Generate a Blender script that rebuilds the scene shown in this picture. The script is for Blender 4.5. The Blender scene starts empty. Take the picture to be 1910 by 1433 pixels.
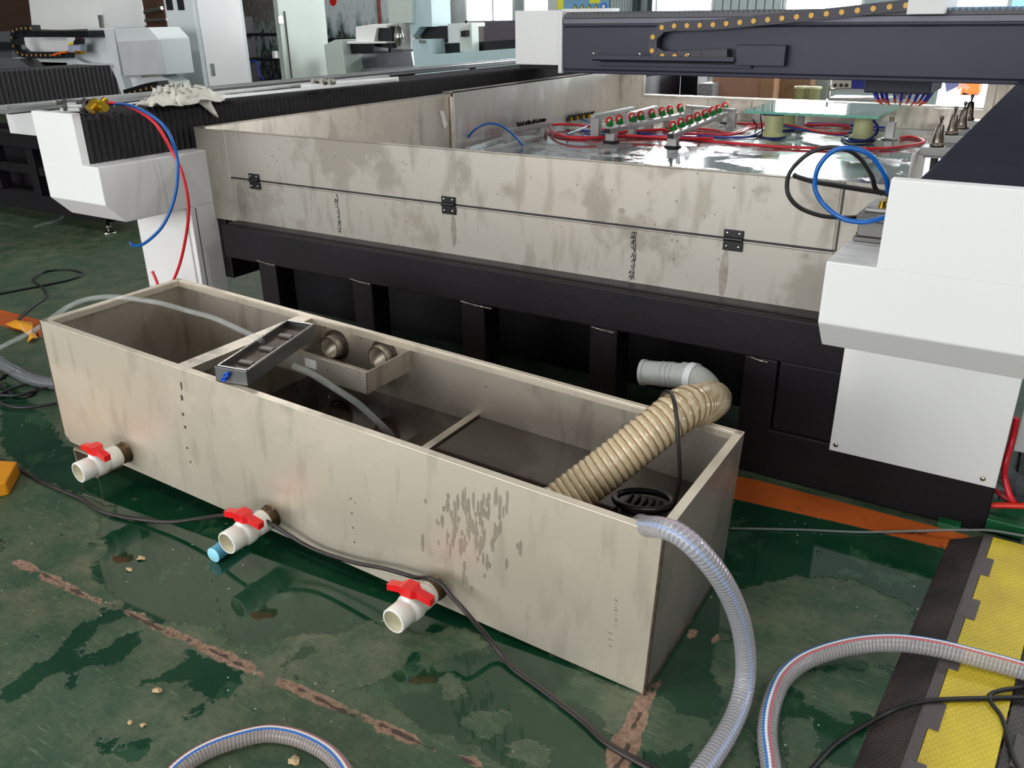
import bpy, bmesh, math, random
import numpy as np
from mathutils import Vector, Matrix
random.seed(7)
C = bpy.context.scene.collection
PI = math.pi
# ---------------------------------------------------------------- camera model
F, PT, RL, YW = 1585.6, .41143, -.013353, -.566186
EYE = np.array([0, 0, 1.6])
_f = np.array([math.sin(YW)*math.cos(PT), math.cos(YW)*math.cos(PT), -math.sin(PT)])
_r = np.array([math.cos(YW), -math.sin(YW), 0.]); _u = np.cross(_r, _f)
RT = np.array([math.cos(RL)*_r+math.sin(RL)*_u, -math.sin(RL)*_r+math.cos(RL)*_u, -_f])

def at(x, y, **k):
    """world point where the sight line of a photo position meets a plane X=, Y= or Z="""
    d = RT.T @ np.array([(x-955)/F, -(y-716.5)/F, -1.])
    (a, v), = k.items(); i = 'XYZ'.index(a)
    return Vector(EYE+(v-EYE[i])/d[i]*d)

def P(*pts):
    return [at(p[0], p[1], **{p[2]: p[3]}) for p in pts]

# ---------------------------------------------------------------- materials
def lin(c):
    return tuple(((v/255)/12.92 if v/255 <= .04045 else ((v/255+.055)/1.055)**2.4) for v in c)
MATS = {}
class NT:
    def __init__(s, m): s.t = m.node_tree; s.n = s.t.nodes
    def new(s, typ, **kw):
        n = s.n.new(typ)
        for k, v in kw.items():
            if k in ('inp',):
                for a, b in v.items():
                    if hasattr(b, 'bl_idname') and 'Socket' in b.bl_idname: s.t.links.new(b, n.inputs[a])
                    else: n.inputs[a].default_value = b
            else: setattr(n, k, v)
        return n
    def link(s, a, b): s.t.links.new(a, b)
def ramp(nt, fac, stops):
    r = nt.new('ShaderNodeValToRGB'); nt.link(fac, r.inputs[0])
    el = r.color_ramp.elements
    while len(el) < len(stops): el.new(.5)
    for e, (p, c) in zip(el, stops):
        e.position = p; e.color = (*c, 1) if len(c) == 3 else c
    return r.outputs[0]
def mixc(nt, fac, a, b, blend='MIX'):
    m = nt.new('ShaderNodeMix', data_type='RGBA', blend_type=blend)
    for s, v in ((m.inputs[0], fac), (m.inputs[6], a), (m.inputs[7], b)):
        if hasattr(v, 'bl_idname'): nt.link(v, s)
        else: s.default_value = v if not isinstance(v, tuple) or len(v) == 4 else (*v, 1)
    return m.outputs[2]
def math_(nt, op, a, b=None, c=None, clamp=False):
    m = nt.new('ShaderNodeMath', operation=op, use_clamp=clamp)
    for i, v in enumerate((a, b, c)):
        if v is None: continue
        if hasattr(v, 'bl_idname'): nt.link(v, m.inputs[i])
        else: m.inputs[i].default_value = v
    return m.outputs[0]
def mat(name, col, rough=.5, metal=0., var=.06, scale=6., bump=0., bscale=60., coat=0., emit=0., trans=0., ior=1.45, spec=None):
    if name in MATS: return MATS[name]
    m = bpy.data.materials.new(name); m.use_nodes = True; nt = NT(m)
    b = nt.n['Principled BSDF']; c = lin(col)
    tc = nt.new('ShaderNodeTexCoord').outputs['Object']
    no = nt.new('ShaderNodeTexNoise', inp={'Vector': tc, 'Scale': scale, 'Detail': 5.})
    lo = tuple(max(0, v*(1-var)) for v in c); hi = tuple(min(1, v*(1+var)) for v in c)
    nt.link(ramp(nt, no.outputs[0], [(.3, lo), (.7, hi)]), b.inputs['Base Color'])
    b.inputs['Roughness'].default_value = rough; b.inputs['Metallic'].default_value = metal
    b.inputs['Coat Weight'].default_value = coat; b.inputs['IOR'].default_value = ior
    b.inputs['Transmission Weight'].default_value = trans
    if spec is not None: b.inputs['Specular IOR Level'].default_value = spec
    if bump:
        n2 = nt.new('ShaderNodeTexNoise', inp={'Vector': tc, 'Scale': bscale, 'Detail': 3.})
        bp = nt.new('ShaderNodeBump', inp={'Height': n2.outputs[0], 'Strength': bump, 'Distance': .01})
        nt.link(bp.outputs[0], b.inputs['Normal'])
    if emit:
        b.inputs['Emission Color'].default_value = (*c, 1); b.inputs['Emission Strength'].default_value = emit
    MATS[name] = m; return m

def steel(name, col, rough=.38, stain=(120, 112, 100), amount=.6, seed=0., speck=True, metal=.85):
    m = bpy.data.materials.new(name); m.use_nodes = True; nt = NT(m); b = nt.n['Principled BSDF']
    tc = nt.new('ShaderNodeTexCoord').outputs['Object']
    mp = nt.new('ShaderNodeMapping', inp={'Vector': tc, 'Location': (seed, seed*2, seed*.7)}).outputs[0]
    n1 = nt.new('ShaderNodeTexNoise', inp={'Vector': mp, 'Scale': 3.2, 'Detail': 7., 'Roughness': .62}).outputs[0]
    mv = nt.new('ShaderNodeMapping', inp={'Vector': mp, 'Scale': (9., 9., 2.2)}).outputs[0]
    n2 = nt.new('ShaderNodeTexNoise', inp={'Vector': mv, 'Scale': 1.6, 'Detail': 4.}).outputs[0]
    f1 = ramp(nt, n1, [(.52, (0, 0, 0)), (.60, (1, 1, 1))])
    f2 = ramp(nt, n2, [(.54, (0, 0, 0)), (.66, (1, 1, 1))])
    f = math_(nt, 'MULTIPLY', math_(nt, 'MAXIMUM', math_(nt, 'MULTIPLY', f1, .55), math_(nt, 'MULTIPLY', f2, .6)), amount)
    col_ = mixc(nt, f, lin(col), lin(stain))
    n4 = nt.new('ShaderNodeTexNoise', inp={'Vector': mp, 'Scale': 1.1, 'Detail': 2.}).outputs[0]
    col_ = mixc(nt, math_(nt, 'MULTIPLY', ramp(nt, n4, [(.4, (0, 0, 0)), (.7, (1, 1, 1))]), .25), col_, lin((175, 160, 140)))
    if speck:
        n3 = nt.new('ShaderNodeTexVoronoi', inp={'Vector': mp, 'Scale': 26.}).outputs['Distance']
        n5 = nt.new('ShaderNodeTexNoise', inp={'Vector': mp, 'Scale': 12.}).outputs[0]
        s = math_(nt, 'LESS_THAN', math_(nt, 'ADD', n3, math_(nt, 'MULTIPLY', n5, .5)), .31)
        col_ = mixc(nt, math_(nt, 'MULTIPLY', s, .5), col_, lin((92, 84, 74)))
    nt.link(col_, b.inputs['Base Color']); b.inputs['Metallic'].default_value = metal
    nt.link(math_(nt, 'ADD', math_(nt, 'MULTIPLY', f1, .12), rough), b.inputs['Roughness'])
    bp = nt.new('ShaderNodeBump', inp={'Height': n4, 'Strength': .25, 'Distance': .02}); nt.link(bp.outputs[0], b.inputs['Normal'])
    return m

def clear_hose(name, body, alpha, ring, ring_scale, ring_a, lines=(), rough=.12):
    """flexible tube wall: partly see-through plastic with wire rings and long coloured print lines"""
    m = bpy.data.materials.new(name); m.use_nodes = True; nt = NT(m); b = nt.n['Principled BSDF']
    uv = nt.new('ShaderNodeUVMap').outputs[0]; sp = nt.new('ShaderNodeSeparateXYZ', inp={0: uv})
    u, v = sp.outputs[0], sp.outputs[1]
    w = math_(nt, 'SINE', math_(nt, 'MULTIPLY', math_(nt, 'ADD', u, math_(nt, 'MULTIPLY', v, 1/ring_scale)), 2*PI*ring_scale))
    rf = ramp(nt, math_(nt, 'MULTIPLY_ADD', w, .5, .5), [(.62, (0, 0, 0)), (.85, (1, 1, 1))])
    col = mixc(nt, rf, lin(body), lin(ring))
    a = math_(nt, 'MULTIPLY_ADD', rf, ring_a-alpha, alpha)
    for v0, hw, c in lines:
        lf = math_(nt, 'LESS_THAN', math_(nt, 'ABSOLUTE', math_(nt, 'SUBTRACT', v, v0)), hw)
        col = mixc(nt, lf, col, lin(c)); a = math_(nt, 'MAXIMUM', a, math_(nt, 'MULTIPLY', lf, .9))
    nt.link(col, b.inputs['Base Color']); nt.link(a, b.inputs['Alpha'])
    b.inputs['Roughness'].default_value = rough
    bp = nt.new('ShaderNodeBump', inp={'Height': w, 'Strength': .3, 'Distance': .002}); nt.link(bp.outputs[0], b.inputs['Normal'])
    return m

WHITE = mat('white_powder_coat', (222, 221, 220), .42, var=.015, scale=2)
WHITE2 = mat('grey_white_powder_coat', (198, 203, 203), .45, var=.02, scale=2)
GREENGREY = mat('pale_green_grey_paint', (178, 187, 180), .5, var=.03, scale=2)
AQUA = mat('pale_aqua_paint', (168, 190, 194), .5, var=.03, scale=2)
BLACKP = mat('black_frame_paint', (20, 16, 20), .5, var=.25, scale=3, bump=.12, bscale=25, spec=.3)
NAVY = mat('dark_navy_paint', (48, 47, 66), .5, var=.1, scale=3)
BELLOW = mat('black_bellows_fabric', (25, 22, 25), .62, var=.2, scale=20, bump=.2, bscale=200)
BELLOWN = mat('navy_bellows_fabric', (40, 39, 52), .36, var=.1, scale=8)
BLACK = mat('black_rubber', (22, 21, 23), .45, var=.1)
BLACKM = mat('black_gloss_plastic', (18, 17, 20), .3, var=.1)
CABLE = mat('brown_black_cable', (38, 32, 30), .38, var=.3, scale=14)
ALU = mat('anodised_aluminium', (188, 188, 186), .45, .8, var=.05, scale=12)
ALUD = mat('dull_aluminium', (150, 150, 148), .4, .8, var=.1, scale=12)
CHROME = mat('polished_steel', (190, 186, 180), .2, 1., var=.05)
TOOLST = mat('ground_tool_steel', (120, 112, 104), .28, 1., var=.15, scale=9)
BRASS = mat('yellow_brass', (196, 158, 46), .28, .95, var=.12, scale=30)
RED = mat('red_handle_plastic', (214, 22, 26), .32, var=.04)
PVC = mat('white_pvc', (228, 226, 218), .3, var=.02)
PVCIN = mat('aged_pvc_bore', (214, 208, 184), .45, var=.05)
BLUET = mat('blue_air_tube', (6, 84, 160), .28, var=.04)
REDT = mat('red_air_tube', (216, 38, 52), .28, var=.04)
NBLUET = mat('navy_air_tube', (44, 58, 150), .28, var=.08)
GREENW = mat('green_wheel_bracket', (18, 122, 52), .4, var=.08)
REDW = mat('red_rubber_wheel', (196, 40, 44), .4, var=.08)
CREAM = mat('cream_nylon', (206, 204, 150), .4, var=.05)
CUPB = mat('navy_rubber_pad', (30, 42, 116), .4, var=.1)
YEL = None
BROWN = mat('brown_board', (92, 66, 52), .7, var=.15, scale=4)
CARD = mat('brown_cardboard', (166, 128, 96), .8, var=.1, scale=5)
ORANGE = mat('orange_paint', (206, 128, 40), .5, var=.1)
CLOTHM = mat('off_white_cloth', (205, 203, 192), .85, var=.08, scale=14, bump=.6, bscale=40)
WALLM = mat('grey_wall_panel', (142, 150, 152), .7, var=.05, scale=1)
CEILM = mat('pale_ceiling_panel', (150, 150, 150), .8, var=.05, scale=1)
PINK = mat('yellow_chain_pin', (212, 160, 44), .4, var=.06)
BLUEF = mat('blue_fitting_plastic', (18, 82, 200), .3, var=.04)
PIPEG = mat('pale_grey_pvc_pipe', (168, 170, 166), .4, var=.08, scale=20, bump=.4, bscale=30)
GREENF = mat('green_painted_plate', (22, 92, 52), .45, var=.12)
CONC = mat('dusty_concrete_chip', (150, 128, 108), .85, var=.2, scale=40, bump=.5)
STEEL = steel('stained_stainless_sheet', (163, 158, 150), seed=1.3, amount=.75, rough=.5, metal=.75)
STEELT = steel('brushed_tank_stainless', (226, 214, 196), seed=4.1, amount=.35, speck=False, rough=.42, metal=.7)
STEELI = steel('dirty_inner_stainless', (212, 203, 190), seed=7.7, amount=.6, rough=.42)
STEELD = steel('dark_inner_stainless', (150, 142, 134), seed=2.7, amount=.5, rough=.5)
STEELC = steel('clean_inner_stainless', (222, 218, 212), seed=9.2, amount=.25, speck=False, rough=.3)
WELD = mat('weld_bead', (150, 146, 140), .3, .9, var=.35, scale=60, bump=.8, bscale=90)
STAIN = mat('dried_drip_stain', (140, 133, 123), .5, .7, var=.2, scale=30)

# ---------------------------------------------------------------- mesh builder
class MB:
    def __init__(s): s.v = []; s.f = []; s.mi = []; s.sm = []; s.uv = {}
    def add(s, vs, fs, mi=0, smooth=False, uvs=None):
        o = len(s.v); s.v += [tuple(v) for v in vs]
        for k, f in enumerate(fs):
            if uvs: s.uv[len(s.f)] = uvs[k]
            s.f.append([i+o for i in f]); s.mi.append(mi); s.sm.append(smooth)
        return s
    def box(s, a, b, mi=0):
        x0, y0, z0 = [min(p, q) for p, q in zip(a, b)]; x1, y1, z1 = [max(p, q) for p, q in zip(a, b)]
        return s.add([(x0, y0, z0), (x1, y0, z0), (x1, y1, z0), (x0, y1, z0), (x0, y0, z1), (x1, y0, z1), (x1, y1, z1), (x0, y1, z1)],
                     [(0, 3, 2, 1), (4, 5, 6, 7), (0, 1, 5, 4), (1, 2, 6, 5), (2, 3, 7, 6), (3, 0, 4, 7)], mi)
    def prism(s, poly, ax, a, b, mi=0):
        """poly: 2-D outline in the two other axes (cyclic order), pushed along axis ax from a to b"""
        def mk(p, t):
            q = [0, 0, 0]; o = [i for i in range(3) if i != ax]; q[o[0]] = p[0]; q[o[1]] = p[1]; q[ax] = t; return q
        n = len(poly)
        return s.add([mk(p, a) for p in poly]+[mk(p, b) for p in poly],
                     [list(range(n))[::-1], list(range(n, 2*n))]+[(i, (i+1) % n, n+(i+1) % n, n+i) for i in range(n)], mi)
    def ring_(s, c, t, r, n, up=None):
        t = Vector(t).normalized(); a = Vector(up) if up is not None else (Vector((0, 0, 1)) if abs(t.z) < .9 else Vector((0, 1, 0)))
        e = t.cross(a).normalized(); g = e.cross(t)
        return [Vector(c)+(e*math.cos(2*PI*i/n)+g*math.sin(2*PI*i/n))*r for i in range(n)]
    def cyl(s, a, b, r, r2=None, n=20, caps=True, mi=0, smooth=True):
        a, b = Vector(a), Vector(b); r2 = r if r2 is None else r2; t = b-a
        vs = s.ring_(a, t, r, n)+s.ring_(b, t, r2, n)
        s.add(vs, [(i, (i+1) % n, n+(i+1) % n, n+i) for i in range(n)], mi, smooth)
        if caps: s.add(vs, [list(range(n))[::-1], list(range(n, 2*n))], mi)
        return s
    def lathe(s, a, d, prof, n=24, mi=0, smooth=True):
        """prof: (distance along d, radius) pairs"""
        a = Vector(a); d = Vector(d).normalized(); vs = []
        for t, r in prof: vs += s.ring_(a+d*t, d, max(r, 1e-5), n)
        fs = [(k*n+i, k*n+(i+1) % n, (k+1)*n+(i+1) % n, (k+1)*n+i) for k in range(len(prof)-1) for i in range(n)]
        return s.add(vs, fs, mi, smooth)
    def tube(s, pts, r, n=10, sub=8, smooth=True, mi=0, caps=True, rf=None, step=None, closed=False):
        pts = [Vector(p) for p in pts]; path = catmull(pts, sub) if sub > 1 else pts
        if step: path = resample(path, step)
        vs = []; uvs = []; L = [0.]
        for i in range(1, len(path)): L.append(L[-1]+(path[i]-path[i-1]).length)
        t0 = (path[1]-path[0]).normalized(); nrm = t0.orthogonal().normalized()
        a = Vector((0, 0, 1)) if abs(t0.z) < .9 else Vector((0, 1, 0)); nrm = (a-t0*a.dot(t0)).normalized()
        for i, p in enumerate(path):
            t = (path[min(i+1, len(path)-1)]-path[max(i-1, 0)]).normalized()
            nrm = (nrm-t*nrm.dot(t)).normalized(); bn = t.cross(nrm)
            for k in range(n):
                an = 2*PI*k/n; rr = rf(L[i], an)*r if rf else r
                vs.append(p+(nrm*math.cos(an)+bn*math.sin(an))*rr)
        fs = []; uv = []
        for i in range(len(path)-1):
            for k in range(n):
                k2 = (k+1) % n
                fs.append((i*n+k, i*n+k2, (i+1)*n+k2, (i+1)*n+k))
                uv.append(((L[i], k/n), (L[i], (k+1)/n), (L[i+1], (k+1)/n), (L[i+1], k/n)))
        s.add(vs, fs, mi, smooth, uv)
        if caps and not rf: s.add(vs, [list(range(n))[::-1], list(range(len(vs)-n, len(vs)))], mi)
        return s
    def sphere(s, c, r, n=12, mi=0, sc=(1, 1, 1)):
        vs = []; m = n//2
        for j in range(m+1):
            th = PI*j/m
            for i in range(n):
                ph = 2*PI*i/n
                vs.append((c[0]+sc[0]*r*math.sin(th)*math.cos(ph), c[1]+sc[1]*r*math.sin(th)*math.sin(ph), c[2]+sc[2]*r*math.cos(th)))
        return s.add(vs, [(j*n+i, (j+1)*n+i, (j+1)*n+(i+1) % n, j*n+(i+1) % n) for j in range(m) for i in range(n)], mi, True)
    def xf(s, M, i0=0):
        s.v = s.v[:i0]+[tuple(M @ Vector(v)) for v in s.v[i0:]]; return s
    def build(s, name, m, parent=None, bevel=0., local=False, seg=2, solid=0.):
        me = bpy.data.meshes.new(name)
        vs = [Vector(v) for v in s.v]
        if parent is None and not local:
            lo = Vector([min(v[i] for v in vs) for i in range(3)]); hi = Vector([max(v[i] for v in vs) for i in range(3)])
            org = Vector(((lo.x+hi.x)/2, (lo.y+hi.y)/2, lo.z))
        elif local: org = Vector((0, 0, 0))
        else: org = Vector(parent['_w'])
        me.from_pydata([tuple(v-org) for v in vs], [], s.f)
        for k in (m if isinstance(m, (list, tuple)) else [m]): me.materials.append(k)
        me.polygons.foreach_set('material_index', s.mi); me.polygons.foreach_set('use_smooth', s.sm)
        if s.uv:
            ul = me.uv_layers.new(name='UVMap')
            for p in me.polygons:
                if p.index in s.uv:
                    for li, c in zip(p.loop_indices, s.uv[p.index]): ul.data[li].uv = c
        me.validate(); me.update()
        bm = bmesh.new(); bm.from_mesh(me); bmesh.ops.recalc_face_normals(bm, faces=bm.faces); bm.to_mesh(me); bm.free()
        o = bpy.data.objects.new(name, me); C.objects.link(o)
        if parent is None: o.location = org; o['_w'] = tuple(org)
        else: o.parent = parent; o['_w'] = tuple(org)
        if bevel:
            b = o.modifiers.new('bevel', 'BEVEL'); b.width = bevel; b.segments = seg; b.limit_method = 'ANGLE'; b.angle_limit = .6
        if solid:
            b = o.modifiers.new('thick', 'SOLIDIFY'); b.thickness = solid; b.offset = 0
        return o
def catmull(p, sub):
    if len(p) < 3: return [p[0].lerp(p[-1], i/sub) for i in range(sub+1)]
    q = [p[0]*2-p[1]]+p+[p[-1]*2-p[-2]]; out = []
    for i in range(1, len(q)-2):
        for k in range(sub):
            t = k/sub; a, b, c, d = q[i-1:i+3]
            out.append(.5*((2*b)+(c-a)*t+(2*a-5*b+4*c-d)*t*t+(3*b-a-3*c+d)*t**3))
    return out+[p[-1]]
def resample(path, step):
    out = [path[0]]; acc = 0
    for a, b in zip(path, path[1:]):
        L = (b-a).length; pos = step-acc
        while pos <= L: out.append(a.lerp(b, pos/L)); pos += step
        acc = (acc+L) % step
    return out
def tag(o, label=None, cat=None, group=None, kind=None):
    if label: o['label'] = label
    if cat: o['category'] = cat
    if group: o['group'] = group
    if kind: o['kind'] = kind
    return o
def thing(name, label, cat, loc=(0, 0, 0), group=None, M=None):
    o = bpy.data.objects.new(name, None); C.objects.link(o); o.empty_display_size = .05
    o.location = loc; o['_w'] = tuple(loc)
    if M is not None: o.matrix_world = M
    return tag(o, label, cat, group)
def copy_tree(o, parent=None):
    c = o.copy(); C.objects.link(c); c.parent = parent
    for ch in [x for x in o.children]: copy_tree(ch, c)
    return c

# ================================================================= FLOOR
exec_floor = True
wet_polys = [
 [(0,1322),(0,1288),(50,1245),(95,1225),(130,1180),(155,1160),(180,1140),(200,1130),(225,1140),(235,1150),(190,1172),(170,1187),(140,1224),(200,1200),(240,1180),(290,1165),(265,1180),(260,1200),(250,1215),(230,1225),(215,1240),(150,1250),(145,1280),(122,1290),(128,1255),(90,1265),(40,1300)],
 [(232,1292),(270,1270),(330,1245),(350,1210),(400,1225),(440,1240),(460,1260),(440,1290),(425,1302),(390,1310),(380,1335),(345,1340),(370,1300),(330,1272),(285,1277)],
 [(155,1374),(185,1348),(192,1370),(230,1392),(240,1376),(295,1370),(290,1400),(240,1425),(205,1420),(185,1390)],
 [(215,948),(250,930),(330,905),(480,955),(700,1050),(930,1170),(1190,1290),(1330,1080),(1360,930),(1560,950),(1800,1030),(1760,1100),(1720,1150),(1700,1180),(1560,1125),(1450,1085),(1390,1100),(1400,1180),(1330,1205),(1330,1260),(1350,1320),(1330,1350),(1290,1370),(1290,1433),(1420,1440),(1400,1360),(1480,1250),(1600,1230),(1680,1250),(1640,1330),(1600,1433),(1000,1480),(940,1433),(850,1380),(800,1370),(740,1330),(700,1290),(660,1290),(560,1270),(490,1240),(400,1175),(340,1165),(290,1165),(225,1130),(190,1090),(170,1062),(178,1035),(163,1010),(175,1000),(185,965),(210,962)],
 [(0,1000),(10,990),(14,1010),(0,1030)],[(50,1176),(65,1172),(68,1184),(56,1186)],[(102,1002),(118,998),(118,1006),(104,1008)],
 [(218,918),(235,912),(250,918),(240,926),(222,925)],[(222,480),(240,476),(244,480),(230,484)],[(170,500),(182,497),(184,502),(172,503)],
 [(0,700),(90,780),(120,830),(240,850),(330,905),(215,948),(160,930),(60,890),(0,840)],
]
dry_polys = [
 [(650,1180),(690,1160),(740,1180),(760,1190),(860,1170),(910,1195),(900,1215),(840,1222),(790,1245),(775,1218),(740,1245),(690,1278),(660,1292),(560,1262),(520,1240),(600,1215),(560,1190)],
 [(490,1240),(520,1200),(560,1185),(640,1170),(600,1180),(565,1200),(548,1230)],
 [(1060,1275),(1100,1265),(1190,1292),(1242,1302),(1262,1332),(1332,1342),(1325,1360),(1280,1362),(1272,1402),(1200,1404),(1140,1370),(1115,1330),(1080,1312)],
 [(860,1340),(900,1330),(948,1340),(945,1360),(905,1375),(878,1362)],[(820,1270),(860,1265),(872,1290),(840,1305),(822,1290)],
 [(950,1400),(985,1385),(1020,1400),(1000,1433),(960,1433)],
 [(1420,1085),(1480,1075),(1600,1085),(1700,1130),(1710,1180),(1650,1195),(1560,1190),(1500,1165),(1440,1150)],
 [(1480,1270),(1560,1245),(1660,1255),(1650,1320),(1560,1340),(1500,1310)],
 [(1460,1345),(1500,1340),(1530,1400),(1520,1433),(1470,1433)],
 [(178,1005),(188,1000),(200,1030),(196,1042),(185,1035)],
]
crack = [(30,1048),(75,1070),(120,1095),(175,1118),(230,1140),(290,1170),(350,1195),(430,1230),(500,1262),(560,1290),(620,1320),(690,1345),(760,1375),(820,1400),(880,1425),(900,1440)]
crack2 = [(1228,1272),(1200,1310),(1185,1350),(1165,1400),(1148,1440)]
bare = [[(72,1068),(115,1075),(118,1084),(90,1090),(70,1080)],[(224,1132),(270,1145),(300,1165),(280,1166),(235,1148)],[(350,1196),(385,1200),(420,1230),(405,1235),(368,1212)],
 [(508,1260),(560,1275),(640,1312),(695,1338),(700,1343),(670,1340),(590,1316),(540,1290),(512,1272)],[(845,1403),(880,1405),(905,1425),(905,1440),(880,1430)],
 [(1282,1175),(1305,1172),(1300,1190),(1280,1196)],[(1326,1186),(1345,1180),(1352,1195),(1325,1202)],[(1198,1330),(1203,1333),(1192,1355),(1188,1350)],[(460,1168),(465,1172),(463,1190)]]
def gp(l): return np.array([at(x, y, Z=0)[:2] for x, y in l])
def sdist(X, Y, poly, closed=True):
    n = len(poly); d = np.full(X.shape, 1e9); ins = np.zeros(X.shape, bool)
    for i in range(n if closed else n-1):
        a = poly[i]; b = poly[(i+1) % n]; e = b-a
        t = np.clip(((X-a[0])*e[0]+(Y-a[1])*e[1])/(e@e+1e-12), 0, 1)
        d = np.minimum(d, np.hypot(X-a[0]-t*e[0], Y-a[1]-t*e[1]))
        if closed:
            c = ((a[1] > Y) != (b[1] > Y)); den = (b[1]-a[1]) if abs(b[1]-a[1]) > 1e-12 else 1e-12
            ins ^= c & (X < (b[0]-a[0])*(Y-a[1])/den+a[0])
    return np.where(ins, d, -d) if closed else -d
def make_floor():
    st = .02; x0, x1, y0, y1 = -5.2, .6, .5, 3.4
    nx = int(round((x1-x0)/st))+1; ny = int(round((y1-y0)/st))+1
    gx, gy = np.meshgrid(np.linspace(x0, x1, nx), np.linspace(y0, y1, ny))
    wet = np.full(gx.shape, -1.); dry = np.full(gx.shape, -1.); br = np.full(gx.shape, -1.)
    for p in wet_polys: wet = np.maximum(wet, sdist(gx, gy, gp(p)))
    for p in dry_polys: dry = np.maximum(dry, sdist(gx, gy, gp(p)))
    wet = np.minimum(wet, -dry)
    for p in bare: br = np.maximum(br, sdist(gx, gy, gp(p)))
    ck = np.maximum(sdist(gx, gy, gp(crack), False), sdist(gx, gy, gp(crack2), False))
    vs = [(a, b, 0) for a, b in zip(gx.ravel(), gy.ravel())]
    fs = [(j*nx+i, j*nx+i+1, (j+1)*nx+i+1, (j+1)*nx+i) for j in range(ny-1) for i in range(nx-1)]
    o = len(vs); X0, X1, Y0, Y1 = -26, 8, -8, 16.2
    xs = [X0, x0, x1, X1]; ys = [Y0, y0, y1, Y1]
    vs += [(a, b, 0) for b in ys for a in xs]
    for j in range(3):
        for i in range(3):
            if (i, j) != (1, 1): fs.append((o+j*4+i, o+j*4+i+1, o+(j+1)*4+i+1, o+(j+1)*4+i))
    me = bpy.data.meshes.new('floor'); me.from_pydata(vs, [], fs); me.update()
    ex = np.full(16, -1.)
    for nm, arr in (('wet', wet), ('bare', br), ('crack', ck)):
        a = me.attributes.new(nm, 'FLOAT', 'POINT'); a.data.foreach_set('value', np.concatenate([arr.ravel(), ex]).astype(np.float32))
    m = bpy.data.materials.new('green_epoxy_floor'); m.use_nodes = True; nt = NT(m); b = nt.n['Principled BSDF']
    tc = nt.new('ShaderNodeTexCoord').outputs['Object']
    def N(sc, det=5., rough=.5, vec=tc): return nt.new('ShaderNodeTexNoise', inp={'Vector': vec, 'Scale': sc, 'Detail': det, 'Roughness': rough}).outputs[0]
    at_ = {k: nt.new('ShaderNodeAttribute', attribute_name=k).outputs['Fac'] for k in ('wet', 'bare', 'crack')}
    big = N(1.3, 4); med = N(7, 6, .65); fine = N(45, 5, .7)
    dry_c = mixc(nt, ramp(nt, big, [(.35, (0, 0, 0)), (.65, (1, 1, 1))]), lin((66, 84, 64)), lin((92, 98, 76)))
    dry_c = mixc(nt, ramp(nt, med, [(.4, (0, 0, 0)), (.62, (1, 1, 1))]), dry_c, lin((44, 72, 50)))
    mr = nt.new('ShaderNodeMapping', inp={'Vector': tc, 'Rotation': (0, 0, .6), 'Scale': (1, 9, 1)}).outputs[0]
    scr = ramp(nt, N(14, 6, .75, mr), [(.56, (0, 0, 0)), (.66, (1, 1, 1))])
    dry_c = mixc(nt, math_(nt, 'MULTIPLY', scr, .5), dry_c, lin((126, 138, 106)))
    dry_c = mixc(nt, math_(nt, 'MULTIPLY', ramp(nt, fine, [(.5, (0, 0, 0)), (.62, (1, 1, 1))]), .4), dry_c, lin((40, 52, 40)))
    wn = N(16, 4, .6)
    wsum = math_(nt, 'ADD', at_['wet'], math_(nt, 'ADD', math_(nt, 'MULTIPLY', math_(nt, 'SUBTRACT', wn, .5), .10), math_(nt, 'MULTIPLY', math_(nt, 'SUBTRACT', N(60, 4, .6), .5), .03)))
    wf = ramp(nt, wsum, [(.0, (0, 0, 0)), (.006, (1, 1, 1))])
    wet_c = mixc(nt, ramp(nt, N(2.4, 5, .6), [(.42, (0, 0, 0)), (.62, (1, 1, 1))]), lin((10, 52, 32)), lin((28, 62, 42)))
    scum = math_(nt, 'MULTIPLY', ramp(nt, N(5.5, 8, .7), [(.56, (0, 0, 0)), (.62, (1, 1, 1))]), .35)
    wet_c = mixc(nt, scum, wet_c, lin((70, 100, 74)))
    col = mixc(nt, wf, dry_c, wet_c)
    # chipped paint along the joint and in bare patches
    cn = N(22, 5, .7)
    cf = ramp(nt, math_(nt, 'ADD', at_['crack'], math_(nt, 'ADD', math_(nt, 'MULTIPLY', math_(nt, 'SUBTRACT', cn, .5), .05), math_(nt, 'MULTIPLY_ADD', math_(nt, 'SUBTRACT', N(2.6, 3), .5), .14, .012))), [(.0, (0, 0, 0)), (.003, (1, 1, 1))])
    bf = ramp(nt, math_(nt, 'ADD', at_['bare'], math_(nt, 'MULTIPLY', math_(nt, 'SUBTRACT', cn, .5), .02)), [(.0, (0, 0, 0)), (.003, (1, 1, 1))])
    bc = mixc(nt, ramp(nt, N(60, 4, .7), [(.4, (0, 0, 0)), (.6, (1, 1, 1))]), lin((118, 92, 76)), lin((150, 122, 102)))
    col = mixc(nt, math_(nt, 'MAXIMUM', cf, bf), col, bc)
    dk = ramp(nt, math_(nt, 'ADD', at_['crack'], math_(nt, 'MULTIPLY', math_(nt, 'SUBTRACT', N(40), .5), .015)), [(.0, (0, 0, 0)), (.0015, (1, 1, 1))])
    col = mixc(nt, math_(nt, 'MULTIPLY', math_(nt, 'GREATER_THAN', math_(nt, 'ADD', at_['crack'], math_(nt, 'MULTIPLY', math_(nt, 'SUBTRACT', N(30), .5), .03)), -.0055), .8), col, lin((34, 26, 22)))
    # white glass chips and dark grit
    vor = nt.new('ShaderNodeTexVoronoi', inp={'Vector': tc, 'Scale': 30.})
    chips = math_(nt, 'MULTIPLY', math_(nt, 'LESS_THAN', vor.outputs['Distance'], .085), math_(nt, 'GREATER_THAN', N(3.1, 3), .52))
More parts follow.
